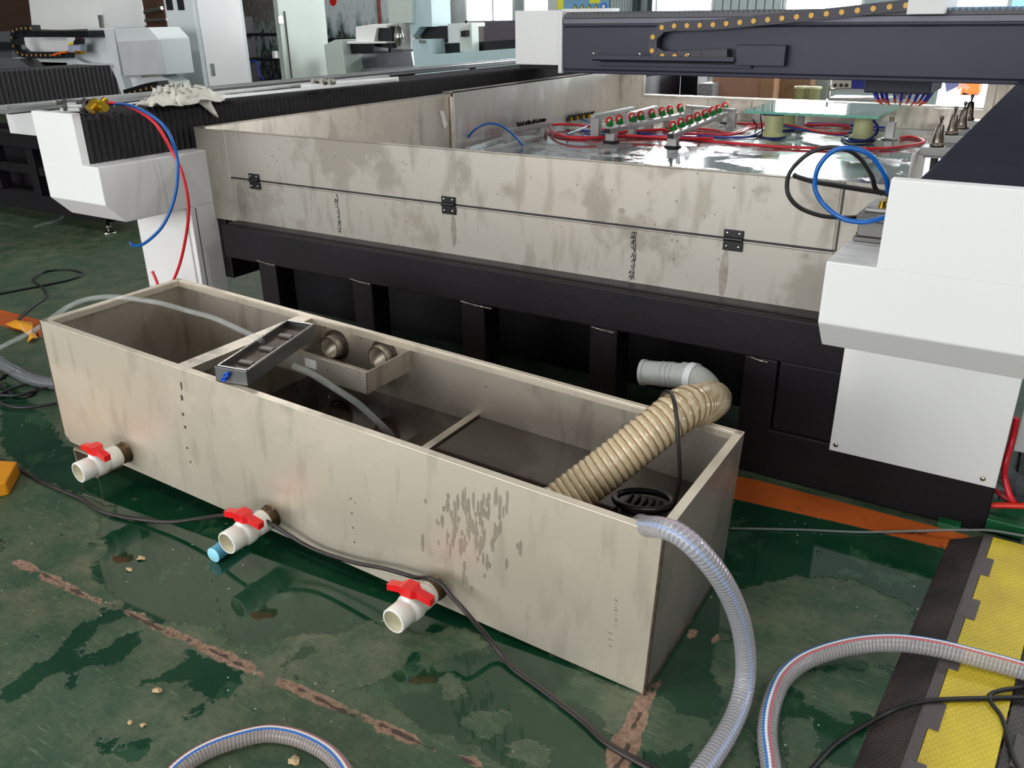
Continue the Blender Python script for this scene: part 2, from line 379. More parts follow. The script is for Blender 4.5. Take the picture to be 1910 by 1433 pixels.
    chips = math_(nt, 'MULTIPLY', chips, math_(nt, 'GREATER_THAN', nt.new('ShaderNodeSeparateXYZ', inp={0: vor.outputs['Color']}).outputs[0], .45))
    col = mixc(nt, math_(nt, 'MULTIPLY', chips, .75), col, lin((190, 200, 185)))
    nt.link(col, b.inputs['Base Color'])
    hard = math_(nt, 'MAXIMUM', cf, bf)
    rg = math_(nt, 'MULTIPLY_ADD', med, .3, .28)
    r2 = nt.new('ShaderNodeMix'); nt.link(wf, r2.inputs[0]); nt.link(rg, r2.inputs[2]); r2.inputs[3].default_value = .045
    r3 = nt.new('ShaderNodeMix'); nt.link(hard, r3.inputs[0]); nt.link(r2.outputs[0], r3.inputs[2]); r3.inputs[3].default_value = .8
    nt.link(r3.outputs[0], b.inputs['Roughness'])
    hgt = math_(nt, 'MULTIPLY', math_(nt, 'ADD', fine, math_(nt, 'MULTIPLY', med, 2.)), math_(nt, 'SUBTRACT', 1., wf))
    hgt = math_(nt, 'SUBTRACT', hgt, math_(nt, 'MULTIPLY', hard, 1.5))
    bp = nt.new('ShaderNodeBump', inp={'Height': hgt, 'Strength': .35, 'Distance': .004}); nt.link(bp.outputs[0], b.inputs['Normal'])
    me.materials.append(m)
    ob = bpy.data.objects.new('floor', me); C.objects.link(ob); return tag(ob, kind='structure')
make_floor()
# painted orange lane line on the floor (worn, runs in front of the machines)
def worn(name, col, under, thr=.6, rough=.4):
    m = bpy.data.materials.new(name); m.use_nodes = True; nt = NT(m); b = nt.n['Principled BSDF']
    tc = nt.new('ShaderNodeTexCoord').outputs['Object']
    n = nt.new('ShaderNodeTexNoise', inp={'Vector': tc, 'Scale': 9., 'Detail': 8., 'Roughness': .7}).outputs[0]
    n2 = nt.new('ShaderNodeTexNoise', inp={'Vector': tc, 'Scale': 2.5, 'Detail': 3.}).outputs[0]
    c = mixc(nt, ramp(nt, n2, [(.35, (0, 0, 0)), (.7, (1, 1, 1))]), lin(col), lin(tuple(min(255, v*1.12+8) for v in col)))
    nt.link(mixc(nt, ramp(nt, n, [(thr, (0, 0, 0)), (thr+.05, (1, 1, 1))]), c, lin(under)), b.inputs['Base Color'])
    b.inputs['Roughness'].default_value = rough; return m
LANE = worn('worn_orange_lane_paint', (168, 78, 26), (60, 44, 28), .6)
q = [at(*p, Z=0) for p in ((0,583),(80,600),(1380,893),(1430,905),(1800,1000),(1797,1028),(1600,983),(1430,945),(1355,922),(0,612))]
b = MB(); pts = [(-5.6, 2.30), (-5.6, 2.46), (-3.2, 2.55), (-.70, 2.80), (-.0, 2.80), (-.01, 2.68), (-.35, 2.665), (-.72, 2.63), (-3.2, 2.36)]
b.prism(pts, 2, .0, .0012); tag(b.build('trim_1', LANE), kind='structure')

# ================================================================= HALL
XL, XR, YB, YF, ZC = -26, 8, 16.0, -8, 6.5
def struct(name, mb, m): return tag(mb.build(name, m), kind='structure')
WY = YB
win = []   # (x0,x1,z0,z1) window and door openings in the back wall
def wpx(xa, xb, z0, z1):
    return (at(xa, 10, Y=WY).x, at(xb, 10, Y=WY).x, z0, z1)
win = [wpx(868, 960, 1.42, 3.9), wpx(976, 1026, 1.42, 3.9), wpx(1222, 1332, 1.3, 3.6), wpx(1462, 1612, 1.3, 3.6), (at(1750, 170, Y=WY).x, at(1846, 170, Y=WY).x, 0.02, 2.6), wpx(1880, 2100, 1.3, 3.6)]
def wall_with(name, ya, yb, ops, x0, x1):
    b = MB(); xs = sorted({x0, x1}|{o[0] for o in ops}|{o[1] for o in ops})
    for a, c in zip(xs, xs[1:]):
        op = [o for o in ops if o[0] <= a+1e-6 and o[1] >= c-1e-6]
        if not op: b.box((a, ya, 0), (c, yb, ZC))
        else:
            o = op[0]
            if o[2] > .05: b.box((a, ya, 0), (c, yb, o[2]))
            b.box((a, ya, o[3]), (c, yb, ZC))
    return struct(name, b, WALLM)
wall_with('wall_back', YB, YB+.2, win, XL, XR)
fwin = [(-13, -8.5, .9, 4.6), (-7.5, -2.5, .05, 5.2), (-1.5, 3.5, .9, 4.6)]
wall_with('wall_front', YF-.2, YF, fwin, XL, XR)
b = MB(); b.box((XL-.2, YF, 0), (XL, YB, ZC)); struct('wall_left', b, WALLM)
b = MB(); wy = (6.6, 13.4, 1.0, 4.8)
b.box((XR, YF, 0), (XR+.2, wy[0], ZC)); b.box((XR, wy[1], 0), (XR+.2, YB, ZC)); b.box((XR, wy[0], 0), (XR+.2, wy[1], wy[2])); b.box((XR, wy[0], wy[3]), (XR+.2, wy[1], ZC)); struct('wall_right', b, WALLM)
b = MB(); b.box((XL, YF, ZC), (XR, YB, ZC+.2)); struct('ceiling', b, CEILM)
SKYP = mat('daylight_window_pane', (255, 255, 255), .3, emit=9., var=0)
SKYD = mat('daylight_blue_pane', (120, 200, 255), .3, emit=1.6, var=0)
FRM = mat('window_frame_grey', (180, 184, 184), .5)
for i, o in enumerate(win):
    if i == 4: continue
    f = MB(); t = .05
    f.box((o[0], YB-.02, o[2]), (o[1], YB+.08, o[2]+t)); f.box((o[0], YB-.02, o[3]-t), (o[1], YB+.08, o[3]))
    f.box((o[0], YB-.02, o[2]), (o[0]+t, YB+.08, o[3])); f.box((o[1]-t, YB-.02, o[2]), (o[1], YB+.08, o[3]))
    if i == 0:
        mx = at(920, 10, Y=WY).x; f.box((mx-.02, YB-.02, o[2]), (mx+.02, YB+.06, o[3]))
    w = struct('window_%d' % (i+1), f, FRM)
    p = MB(); p.box((o[0]+t, YB+.03, o[2]+t), (o[1]-t, YB+.05, o[3]-t)); p.build('pane', SKYD if i == 5 else SKYP, w)

# ================================================================= CUTTING MACHINE
XRT, XLT = -.478, -3.72        # inner faces of the end columns
mc = thing('glass_machining_centre', 'large machining centre with stainless tray on a black frame and white end covers', 'machine', (-2.0, 5.0, 0))
fr = MB()
fr.box((-3.55, 2.84, .463), (-.2, 2.96, .625))
for k in range(5):
    x = -3.315+k*.625; fr.box((x, 2.845, 0), (x+.12, 2.965, .463))
fr.box((-3.55, 2.85, 0), (-.7, 2.95, .12)); fr.box((-.70, 2.842, 0), (.04, 2.95, .195)); fr.box((-.69, 2.848, .195), (.04, 2.95, .463))
for y in (3.9, 5.2, 6.5, 7.7):
    fr.box((-3.75, y, .463), (-.3, y+.12, .625))
    for k in range(5):
        x = -3.315+k*.625; fr.box((x, y, 0), (x+.12, y+.12, .463))
fr.box((-3.80, 2.96, .3), (-3.66, 8.0, .64)); fr.box((-.42, 2.96, .3), (-.28, 8.0, .64))
fr.build('base_frame', BLACKP, mc, .006)
ld = MB(); ld.box((-3.55, 2.885, .625), (-.2, 2.955, .632)); ld.build('packing_strip', BLACK, mc)
wl = MB(); 
for x0, x1, z in ((-3.31, -3.19, .472), (-2.69, -2.57, .468), (-2.06, -1.90, .462), (-1.43, -1.33, .459), (-.79, -.73, .459)):
    wl = MB(); wl.tube([(x0, 2.838, z+.004), ((x0+x1)/2, 2.837, z-.002), (x1, 2.838, z-.004)], .003, 6, 6); wl.build('weld_bead', WELD, mc)
# inner black web plates seen between legs
iw = MB()
iw.prism([(-2.88, .33), (-2.80, .33), (-2.72, .40), (-2.72, .46), (-2.88, .40)], 1, 3.3, 3.31)
iw.build('gusset_plate', BLACKP, mc)
# bearing columns + end covers
def end_cover(name, x0, x1, xin, step_in, label):
    """x0..x1 full width, tall part on the outer side of xin"""
    t = .025
    prof_out = [(2.343+.0, .80), (2.435, .705), (2.98, .705), (2.98, .975), (2.343, .975)]
    b = MB()
    b.prism(prof_out, 0, x0, x1)
    # tall plate at the front, outer part only
    if xin > (x0+x1)/2: b.box((x0, 2.343, .97), (xin, 2.385, 1.205))
    else: b.box((xin, 2.343, .97), (x1, 2.385, 1.205))
    o = b.build(name, WHITE, mc, .004); o['label'] = label
    return o
end_cover('end_cover', -4.165, XLT, -3.84, 0, 'white stepped end cover')
end_cover('end_cover', XRT, .04, -.35, 0, 'white stepped end cover')
for x0, x1 in ((-4.17, XLT), (XRT, .04)):
    b = MB(); b.box((x0, 2.80, 0.0 if x0 < -1 else .197), (x1, 2.97, .705)); o = b.build('column', WHITE if x0 < -1 else BLACKP, mc, .003)
    b = MB(); b.box((x0+.005, 2.788, .197), (x1-.03 if x0 < -1 else x1, 2.80, .71)); pl = b.build('cover_plate', WHITE, mc, .003)
    for xs in (x0+.025, x1-.06 if x0 < -1 else x1-.04): s_ = MB(); s_.lathe((xs, 2.789, .222), (0, -1, 0), [(0, .009), (.003, .0085), (.0045, .004), (.0046, 0)], 14); s_.build('screw', CHROME, pl)
# seam on the side of the far column, small screw holes
b = MB(); b.box((-3.7, 3.35, .02), (-.3, 3.36, .463)); b.build('added_shade_panel', BLACKP, mc)  # added black sheet, stands in for the shade behind the legs
b = MB(); b.box((XLT-.001, 2.83, .1), (XLT+.0012, 2.834, .70)); b.build('seam', BLACK, mc)
# ---- tray
TZ = .70
tr = MB(); y = 2.95
tr.box((-3.79, y, .625), (-.36, y+.003, .852)); tr.box((-3.79, y, .852), (-3.555, y+.003, 1.083)); tr.box((-.577, y, .852), (-.36, y+.003, 1.083))
tr.build('tray_front', STEEL, mc)
tr = MB(); tr.box((-3.553, y-.002, .855), (-.583, y+.002, 1.083)); tr.tube([(-3.553, y-.002, 1.083), (-.583, y-.002, 1.083)], .004, 8, 2); tr.tube([(-.582, y-.002, .857), (-.582, y-.002, 1.083)], .006, 8, 2)
tr.tube([(-3.555, y-.001, .844), (-.582, y-.001, .844)], .004, 8, 2); tr.tube([(-3.555, y-.001, .852), (-3.555, y-.001, 1.083)], .005, 8, 2)
tr.build('tray_door', STEEL, mc)
tr = MB(); tr.box((-3.55, y-.0035, .8475), (-.582, y-.001, .8555)); tr.build('door_gap', BLACK, mc)
tr = MB(); tr.box((-.582, y-.0035, .85), (-.574, y-.001, 1.083)); tr.build('door_gap', BLACK, mc)
tr = MB(); tr.box((-3.79, 2.95, .64), (-3.785, 5.08, 1.085)); tr.prism([(-3.79, 1.085), (-3.70, 1.092), (-3.70, 1.088), (-3.79, 1.081)], 1, 2.955, 5.08)
tr.box((-3.703, 2.953, .64), (-3.70, 5.08, 1.09)); tr.tube([(-3.685, 5.06, .70), (-3.685, 5.06, 1.07)], .018, 10, 2)
tr.build('tray_side', STEELI, mc)
tr = MB(); tr.box((-3.69, 5.08, .64), (-3.685, 7.8, 1.10)); tr.box((-3.78, 5.08, 1.093), (-3.685, 7.8, 1.10)); tr.box((-3.78, 5.08, .64), (-3.775, 7.8, 1.09))
tr.build('tray_side', STEELC, mc)
tr = MB(); tr.box((-.36, 2.956, .64), (-.335, 7.8, 1.085)); tr.build('tray_side', STEELI, mc)
tr = MB(); tr.box((-3.69, 7.8, .64), (-3.44, 7.81, 1.085)); tr.box((-3.44, 7.8, .64), (-.555, 7.81, .865)); tr.box((-.555, 7.8, .64), (-.36, 7.81, 1.085))
tr.box((-3.44, 7.76, .872), (-.555, 7.86, .885)); tr.box((-3.46, 7.77, .865), (-3.43, 7.80, 1.085)); tr.box((-.58, 7.77, .865), (-.52, 7.80, 1.085)); tr.box((-2.43, 7.785, .70), (-2.405, 7.80, .87))
tr.build('tray_back', STEELI, mc)
def wet_table():
    m = bpy.data.materials.new('wet_steel_table'); m.use_nodes = True; nt = NT(m); b = nt.n['Principled BSDF']
    tc = nt.new('ShaderNodeTexCoord').outputs['Object']
    n = nt.new('ShaderNodeTexNoise', inp={'Vector': tc, 'Scale': 2.2, 'Detail': 8., 'Roughness': .65}).outputs[0]
    f = ramp(nt, n, [(.5, (0, 0, 0)), (.54, (1, 1, 1))])
    nt.link(mixc(nt, f, lin((128, 130, 128)), lin((180, 182, 180))), b.inputs['Base Color'])
    nt.link(math_(nt, 'MULTIPLY_ADD', f, .28, .10), b.inputs['Roughness']); b.inputs['Metallic'].default_value = .75
    n2 = nt.new('ShaderNodeTexNoise', inp={'Vector': tc, 'Scale': 30., 'Detail': 5.}).outputs[0]
    bp = nt.new('ShaderNodeBump', inp={'Height': math_(nt, 'MULTIPLY', n2, f), 'Strength': .5, 'Distance': .008}); nt.link(bp.outputs[0], b.inputs['Normal'])
    return m
tr = MB(); tr.box((-3.69, 2.953, .66), (-.36, 7.8, TZ)); tr.build('tray_floor', wet_table(), mc)
# hinges on the tray door
for x in (-3.377, -2.182, -.928):
    b = MB(); b.box((x-.036, 2.941, .857), (x+.036, 2.949, .884)); b.box((x-.036, 2.941, .808), (x+.036, 2.949, .845)); b.cyl((x-.034, 2.940, .851), (x+.034, 2.940, .851), .0075, n=12)
    h = b.build('hinge', BLACKM, mc, .002)
    for dx in (-.022, .022):
        for z in (.872, .824): s_ = MB(); s_.sphere((x+dx, 2.940, z), .0055, 10, sc=(1, .5, 1)); s_.build('screw', CHROME, h)
# vertical weld scars and drips on the tray front
b = MB()
random.seed(3)
for x, z0, z1, w_ in ((-2.837, .652, .832, .014), (-1.316, .645, .832, .018)):
    b = MB()
    for j in range(3):
        pts = [(x+random.uniform(-w_, w_)*.6, 2.9475, z0+(z1-z0)*i/7) for i in range(8)]
        b.tube(pts, .0035, 6, 3)
    b.build('weld_scar', WELD, mc)
b = MB()
def blob(b, cx, cz, rx, rz, y, n=14):
    vs = [(cx+rx*math.cos(2*PI*i/n)*random.uniform(.8, 1.15), y, cz+rz*math.sin(2*PI*i/n)*random.uniform(.85, 1.1)) for i in range(n)]
    b.add(vs+[(v[0], y+.0006, v[2]) for v in vs], [list(range(n)), list(range(n, 2*n))[::-1]]+[(i, n+i, n+(i+1) % n, (i+1) % n) for i in range(n)])
for x, z, rx, rz in ((-2.165, .735, .012, .07), (-.955, .72, .016, .09), (-3.50, .74, .03, .10), (-1.37, .905, .016, .013)): b = MB(); blob(b, x, z, rx, rz, 2.9488 if z < .85 else 2.9474); b.build('drip_stain', STAIN, mc)
# ---- bellows over the long rails
def bellows_y(name, x0, x1, z0, z1, y0, y1, pitch, d, m, parent):
    b = MB(); n = int((y1-y0)/pitch*2); vs = []; fs = []
    for i in range(n+1):
        o = d if i % 2 else 0; y = y0+i*pitch/2
        vs += [(x0-o, y, z0), (x0-o, y, z1+o*.5-.012), (x0-o+.012, y, z1+o), (x1+o-.012, y, z1+o), (x1+o, y, z1+o*.5-.012), (x1+o, y, z0)]
    for i in range(n):
        for k in range(5): fs.append((i*6+k, i*6+k+1, i*6+k+7, i*6+k+6))
    b.add(vs, fs); return b.build(name, m, parent)
bellows_y('bellows', -4.15, -3.845, .975, 1.180, 2.387, 9.5, .034, .012, BELLOW, mc)
bellows_y('bellows', -.293, .03, .975, 1.176, 2.40, 9.5, .038, .016, BELLOWN, mc)
b = MB(); b.box((-4.14, 2.985, .60), (-3.80, 9.6, .974)); b.build('rail_beam', BLACKP, mc, .004)
b = MB(); b.box((-.29, 2.985, .60), (.035, 9.6, .974)); b.build('rail_beam', BLACKP, mc, .004)
for x0, x1 in ((-4.10, -3.83), (-.30, .02)):
    b = MB()
    for y in (4.4, 6.4, 8.4): b = MB(); b.box((x0, y, 0), (x1, y+.25, .62)); b.build('pedestal', BLACKP, mc, .004)
# ---- cable tray along the outer side
b = MB(); b.box((-4.66, 2.42, 1.165), (-4.50, 9.2, 1.17)); b.box((-4.66, 2.42, 1.165), (-4.655, 9.2, 1.20)); b.box((-4.505, 2.42, 1.165), (-4.50, 9.2, 1.20)); b.box((-4.51, 2.42, 1.195), (-4.47, 9.2, 1.20))
b.build('cable_tray', ALUD, mc)
b = MB()
for y in (2.62, 3.0, 3.9, 4.8, 5.7, 6.6): b = MB(); b.box((-4.60, y, 1.05), (-4.56, y+.04, 1.165)); b.box((-4.60, y, 1.05), (-4.14, y+.04, 1.08)); b.build('bracket', BLACKP, mc)
# ================================================================= GANTRY
gy = 6.09
ga = thing('gantry', 'dark navy bridge beam spanning the tray with a white end box', 'gantry', (-1.8, 6.3, 1.17))
b = MB(); b.box((-3.80, gy, 1.228), (-3.412, gy+.55, 1.617)); b.build('end_box', WHITE, ga, .006)
b = MB(); b.box((-3.41, gy-.005, 1.172), (-3.378, gy+.55, 1.60)); b.box((-3.44, gy+.1, 1.60), (-3.10, gy+.4, 1.625)); b.build('end_plate', WHITE, ga, .003)
for x0, x1 in ((-3.79, -3.45), (-.30, .02)):
    b = MB(); b.box((x0, gy+.05, 1.197), (x1, gy+.5, 1.228)); b.build('slide_block', BLACKP, ga)
b = MB(); b.box((-3.378, gy+.012, 1.20), (.30, gy+.5, 1.50)); b.box((-3.378, gy+.03, 1.172), (.30, gy+.5, 1.20)); b.box((-3.378, gy+.012, 1.50), (.30, gy+.5, 1.56)); b.build('beam', NAVY, ga, .008)
b = MB(); b.box((-3.37, gy-.002, 1.522), (.30, gy+.012, 1.556)); b.build('rail_strip', mat('grey_rail_strip', (92, 92, 102), .4, .3), ga, .002)
b = MB(); n = 208; x0, x1 = -3.37, .28; vs = []; fs = []
for i in range(n+1):
    x = x0+(x1-x0)*i/n; o = .022 if i % 2 else 0
    vs += [(x, gy+.02, 1.556), (x, gy+.02, 1.580+o), (x, gy+.45, 1.580+o), (x, gy+.45, 1.556)]
for i in range(n):
    for k in range(3): fs.append((i*4+k, i*4+k+1, i*4+k+5, i*4+k+4))
b.add(vs, fs); b.build('bellows', mat('grey_bellows', (58, 56, 62), .35), ga)
# tray that carries the chain and a protruding box
b = MB(); a = at(1106, 95, Y=gy-.08); c = at(1370, 110, Y=gy-.08)
b.box((a.x, gy-.09, 1.272), (c.x, gy+.012, 1.282)); b.box((a.x, gy-.09, 1.272), (c.x, gy-.085, 1.31)); b.box((-3.05, gy-.02, 1.235), (-1.9, gy+.012, 1.26))
ct = b.build('chain_tray', NAVY, ga, .002)
for px, py in ((1107, 100), (1193, 101), (1284, 102)):
    p = at(px, py, Y=gy-.091); s_ = MB(); s_.sphere(tuple(p), .012, 10, sc=(1, .5, 1)); s_.build('screw', CHROME, ct)
a = at(1373, 84, Y=gy-.06); c = at(1462, 124, Y=gy-.06)
b = MB(); b.box((a.x, gy-.06, c.z), (c.x, gy+.012, a.z)); b.build('junction_box', NAVY, ga, .004)
# energy chain
pts = P((1692,10,'Y',gy-.05),(1650,14,'Y',gy-.05),(1560,24,'Y',gy-.05),(1430,37,'Y',gy-.05),(1330,46,'Y',gy-.05),(1250,49,'Y',gy-.05),(1228,58,'Y',gy-.05),(1219,78,'Y',gy-.05),(1222,98,'Y',gy-.05),(1240,104,'Y',gy-.05),(1300,103,'Y',gy-.05),(1368,100,'Y',gy-.05))
path = resample(catmull(pts, 8), .0925)
b = MB()
for i in range(len(path)-1):
    a, c = path[i], path[i+1]; m_ = (a+c)/2; t = (c-a).normalized(); nn = Vector((-t.z, 0, t.x)); L = (c-a).length*.56
    q = [m_+t*sx*L+nn*sz*.032 for sx, sz in ((-1, -1), (1, -1), (1, 1), (-1, 1))]
    yo = gy-.085+(.004 if i % 2 else 0)
    b.add([(v.x, yo, v.z) for v in q]+[(v.x, gy-.015, v.z) for v in q], [(0, 1, 2, 3), (7, 6, 5, 4), (0, 4, 5, 1), (1, 5, 6, 2), (2, 6, 7, 3), (3, 7, 4, 0)])
ec = b.build('energy_chain', mat('dark_chain_plastic', (58, 56, 66), .5), ga)
for i in range(len(path)-3):
    a = path[i]
    if a.z < 1.30 and i > 20: continue
    s_ = MB(); s_.cyl((a.x, gy-.089, a.z), (a.x, gy-.084, a.z), .0165, n=14); s_.build('chain_pin', PINK, ec)
# carriage + spindle head
a = at(1690, 27, Y=gy-.1); c = at(1760, 27, Y=gy-.1)
b = MB(); b.box((a.x, gy-.10, a.z), (c.x, gy+.48, a.z+.5)); b.build('carriage_cover', WHITE, ga, .004)
sy = 7.0
a = at(1632, 166, Y=sy); c = at(1752, 166, Y=sy)
b = MB(); b.box((a.x, gy+.5, a.z+.005), (c.x, sy+.12, 1.5)); hd = b.build('spindle_head', NAVY, ga, .01)
cx_ = (a.x+c.x)/2-.02
b = MB(); b.cyl((cx_, sy-.02, a.z+.01), (cx_, sy-.02, a.z-.035), .05); b.cyl((cx_, sy-.02, a.z-.03), (cx_, sy-.02, a.z-.06), .03); b.build('spindle_nose', CHROME, hd)
NOZ = mat('blue_nozzle_link', (52, 50, 170), .35); NOZO = mat('orange_nozzle_tip', (214, 84, 60), .35)
for k in range(11):
    an = 2*PI*k/11+.2; rx, ry = .21*math.cos(an), .10*math.sin(an)
    p0 = Vector((cx_+rx, sy-.03+ry, a.z+.008)); p1 = Vector((cx_+rx*.78, sy-.03+ry*.78, a.z-.075)); p2 = Vector((cx_+rx*.62, sy-.03+ry*.6, a.z-.10))
    b = MB()
    b.cyl(p0, p0.lerp(p1, .25), .010, n=8)
    for j in range(5): b.sphere(tuple(p0.lerp(p1, .3+.17*j)), .0135, 8, mi=0 if j < 4 else 1)
    b.cyl(p1, p2, .011, .004, n=8, mi=1)
    b.build('coolant_nozzle', [NOZ, NOZO], hd)

# ================================================================= THINGS ON THE TRAY TABLE
TT = TZ
# roller rails
def roller(root, p, face):
    """green bracket with a red rubber wheel, p = foot on the rail"""
    p = Vector(p); f = Vector(face).normalized(); s = Vector((-f.y, f.x, 0)); h = .028
    b = MB(); b.cyl(p, p+Vector((0, 0, .018)), .012, n=10, mi=1)
    def pl(pts, off, th):
        A = [p+s*u+Vector((0, 0, v))+f*off for u, v in pts]; B = [q-f*th for q in A]; n = len(A)
        b.add(A+B, [list(range(n)), list(range(n, 2*n))[::-1]]+[(i, (i+1) % n, n+(i+1) % n, n+i) for i in range(n)])
    pl([(-.022, .016), (.022, .016), (.024, .036), (.004, .060), (-.022, .036)], .016, .005); pl([(-.022, .016), (.022, .016), (.024, .036), (.004, .060), (-.022, .036)], -.011, .005)
    pl([(-.022, .014), (.022, .014), (.022, .022), (-.022, .022)], .016, .032)
    o = b.build('roller_bracket', [GREENW, ALU], root)
    c = p+Vector((0, 0, .055))-s*.006; w = MB()
    w.lathe(c-f*.009, f, [(0, .001), (0, .026), (.003, .029), (.015, .029), (.018, .026), (.018, .001)], 18, 0)
    w.lathe(c+f*.009, f, [(0, .014), (.003, .013), (.004, .001)], 14, 1)
    w.build('wheel', [REDW, mat('cream_wheel_hub', (224, 200, 180), .4)], o)
def rail(name, label, pn, pf, zt, wheels, posts):
    a, c = at(*pn, Z=zt), at(*pf, Z=zt); d = (c-a).normalized(); s = Vector((-d.y, d.x, 0))*.022
    mid = (a+c)/2; r = thing(name, label, 'roller rail', (mid.x, mid.y, TT))
    b = MB(); q = [a-s, a+s, c+s, c-s]; b.add([v-Vector((0, 0, .036)) for v in q]+q, [(3, 2, 1, 0), (4, 5, 6, 7), (0, 1, 5, 4), (1, 2, 6, 5), (2, 3, 7, 6), (3, 0, 4, 7)])
    b.build('rail', ALU, r, .003)
    e = MB(); e.box((a.x-.022, a.y-.008, a.z-.035), (a.x+.022, a.y+.001, a.z-.001)); e.build('end_cap', BLACK, r, .002)
    for t in posts:
        p = a.lerp(c, t); b = MB()
        b.box((p.x-.036, p.y-.03, TT+.012), (p.x+.036, p.y+.03, a.z-.036))
        for k in range(4): b.box((p.x-.030+k*.018, p.y-.033, TT+.014), (p.x-.022+k*.018, p.y-.03, a.z-.038))
        b.build('post', ALU, r, .003); b = MB(); b.lathe((p.x, p.y, TT), (0, 0, 1), [(0, 0), (0, .062), (.006, .064), (.012, .055), (.013, 0)], 24); b.build('rubber_foot', BLACK, r)
    X0 = pn[0]; X1 = pf[0]
    for i, wx in enumerate(wheels):
        # same sight-line fraction along the rail
        best = min((abs(_px(a.lerp(c, t/200))-wx), t/200) for t in range(201))[1]
        roller(r, a.lerp(c, best), (.75, -.66, 0))
    return r
def _px(p):
    c = RT @ (np.array(p)-EYE); return 955+F*c[0]/-c[2]
rail('roller_rail', 'long aluminium roller rail with red wheels, the one nearer the far-left tray corner', (1133,240), (1273,211), .805, (1137,1156,1179,1196,1216,1235,1250,1269), (.05, .8))
rail('roller_rail', 'long aluminium roller rail with red wheels, beside the glass sheet', (1251,249), (1365,204), .805, (1255,1270,1286,1301,1315,1328,1340,1352), (.04, .93))
# plain aluminium frames
def frame(label, pa, pb, zt, posts, w_=.02, th=.028):
    a, c = at(*pa, Z=zt), at(*pb, Z=zt); d = (c-a).normalized(); s = Vector((-d.y, d.x, 0))*w_; m_ = (a+c)/2
    r = thing('aluminium_stop_frame', label, 'frame', (m_.x, m_.y, TT))
    b = MB(); q = [a-s, a+s, c+s, c-s]; b.add([v-Vector((0, 0, th)) for v in q]+q, [(3, 2, 1, 0), (4, 5, 6, 7), (0, 1, 5, 4), (1, 2, 6, 5), (2, 3, 7, 6), (3, 0, 4, 7)]); b.build('top_bar', ALU, r, .003)
    for t in posts:
        p = a.lerp(c, t); b = MB(); b.box((p.x-.034, p.y-.03, TT), (p.x+.034, p.y+.03, a.z-th))
        for k in range(3): b.box((p.x-.028+k*.022, p.y-.034, TT+.004), (p.x-.016+k*.022, p.y-.03, a.z-th-.002))
        b.build('post', ALU, r, .002)
    return r
frame('open aluminium frame of two posts and a bar by the far-left tray corner', (1106,214), (1180,199), .88, (.08, .92))
frame('shorter aluminium frame standing between the corner frame and the roller rail', (1174,210), (1223,197), .88, (.1, .75))
frame('aluminium frame parallel to the low rear wall of the tray', (1281,196), (1372,203), .85, (.06, .95))
f0 = frame('aluminium frame with a black bristle strip, nearest the stainless side wall', (945,241), (1026,228), .80, (.05, .80), th=.03)
b = MB()
a, c = at(968, 236, Z=.80), at(1018, 227, Z=.80); random.seed(5)
for i in range(46):
    p = a.lerp(c, i/45)+Vector((-.02+random.uniform(-.01, .01), 0, 0)); b.cyl(p, p+Vector((random.uniform(-.02, .02), random.uniform(-.02, .02), random.uniform(.012, .03))), .006, n=5)
b.build('bristle_strip', BLACK, f0)
for i, (p1, p2, lb) in enumerate((((872,276), (936,256), 'aluminium bar lying flat against the side wall, on the tray floor'), ((905,277), (1004,254), 'second thinner bar lying on the tray floor behind the bristle frame'))):
    a, c = at(*p1, Z=.73), at(*p2, Z=.73); d = (c-a).normalized(); s = Vector((-d.y, d.x, 0))*(.02 if i == 0 else .012)
    b = MB(); q = [a-s, a+s, c+s, c-s]; b.add([Vector((v.x, v.y, TT)) for v in q]+q, [(3, 2, 1, 0), (4, 5, 6, 7), (0, 1, 5, 4), (1, 2, 6, 5), (2, 3, 7, 6), (3, 0, 4, 7)])
    tag(b.build('aluminium_bar', ALU, None, .002), lb, 'bar')
# air manifold with small fittings by the side wall
a = at(1060, 234, Z=TT); mf = thing('air_manifold', 'small air manifold bristling with black and brass fittings by the side wall', 'manifold', (a.x, a.y, TT))
c = at(1104, 226, Z=TT); b = MB(); d = (c-a); s = Vector((.03, 0, 0)); q = [a-s, a+s, c+s, c-s]
b.add(q+[v+Vector((0, 0, .035)) for v in q], [(3, 2, 1, 0), (4, 5, 6, 7), (0, 1, 5, 4), (1, 2, 6, 5), (2, 3, 7, 6), (3, 0, 4, 7)]); b.build('block', ALUD, mf)
for k in range(9):
    p = a.lerp(c, k/8)+Vector((.0, 0, .035)); b = MB(); b.cyl(p, p+Vector((0, 0, .03)), .014, n=8, mi=k % 2); b.cyl(p+Vector((0, 0, .03)), p+Vector((.02, 0, .05)), .009, n=8); b.build('fitting', [BLACK, BRASS], mf)
# suction cups
def cup(px, py, label, loop=False):
    a = at(px, py, Z=TT); r = thing('suction_cup', label, 'suction cup', tuple(a))
    b = MB(); b.lathe(a, (0, 0, 1), [(.012, 0), (.012, .088), (.022, .092), (.030, .078), (.040, .070), (.150, .067), (.168, .067), (.168, 0)], 32); b.build('cup_body', CREAM, r)
    b = MB(); b.lathe(a, (0, 0, 1), [(0, 0), (0, .098), (.008, .100), (.013, .094), (.013, 0)], 32); b.build('base_ring', CUPB, r)
    b = MB(); b.lathe(a, (0, 0, 1), [(.168, 0), (.168, .070), (.174, .074), (.1795, .070), (.1795, 0)], 32); b.build('sealing_pad', CUPB, r)
    return a
c1 = cup(1441, 257, 'cream suction cup on a navy ring under the near-left corner of the glass')
c2 = cup(1607, 260, 'cream suction cup circled by navy hose under the right end of the glass')
c3 = cup(1466, 242, 'cream suction cup half hidden behind the near-left one, under the glass')
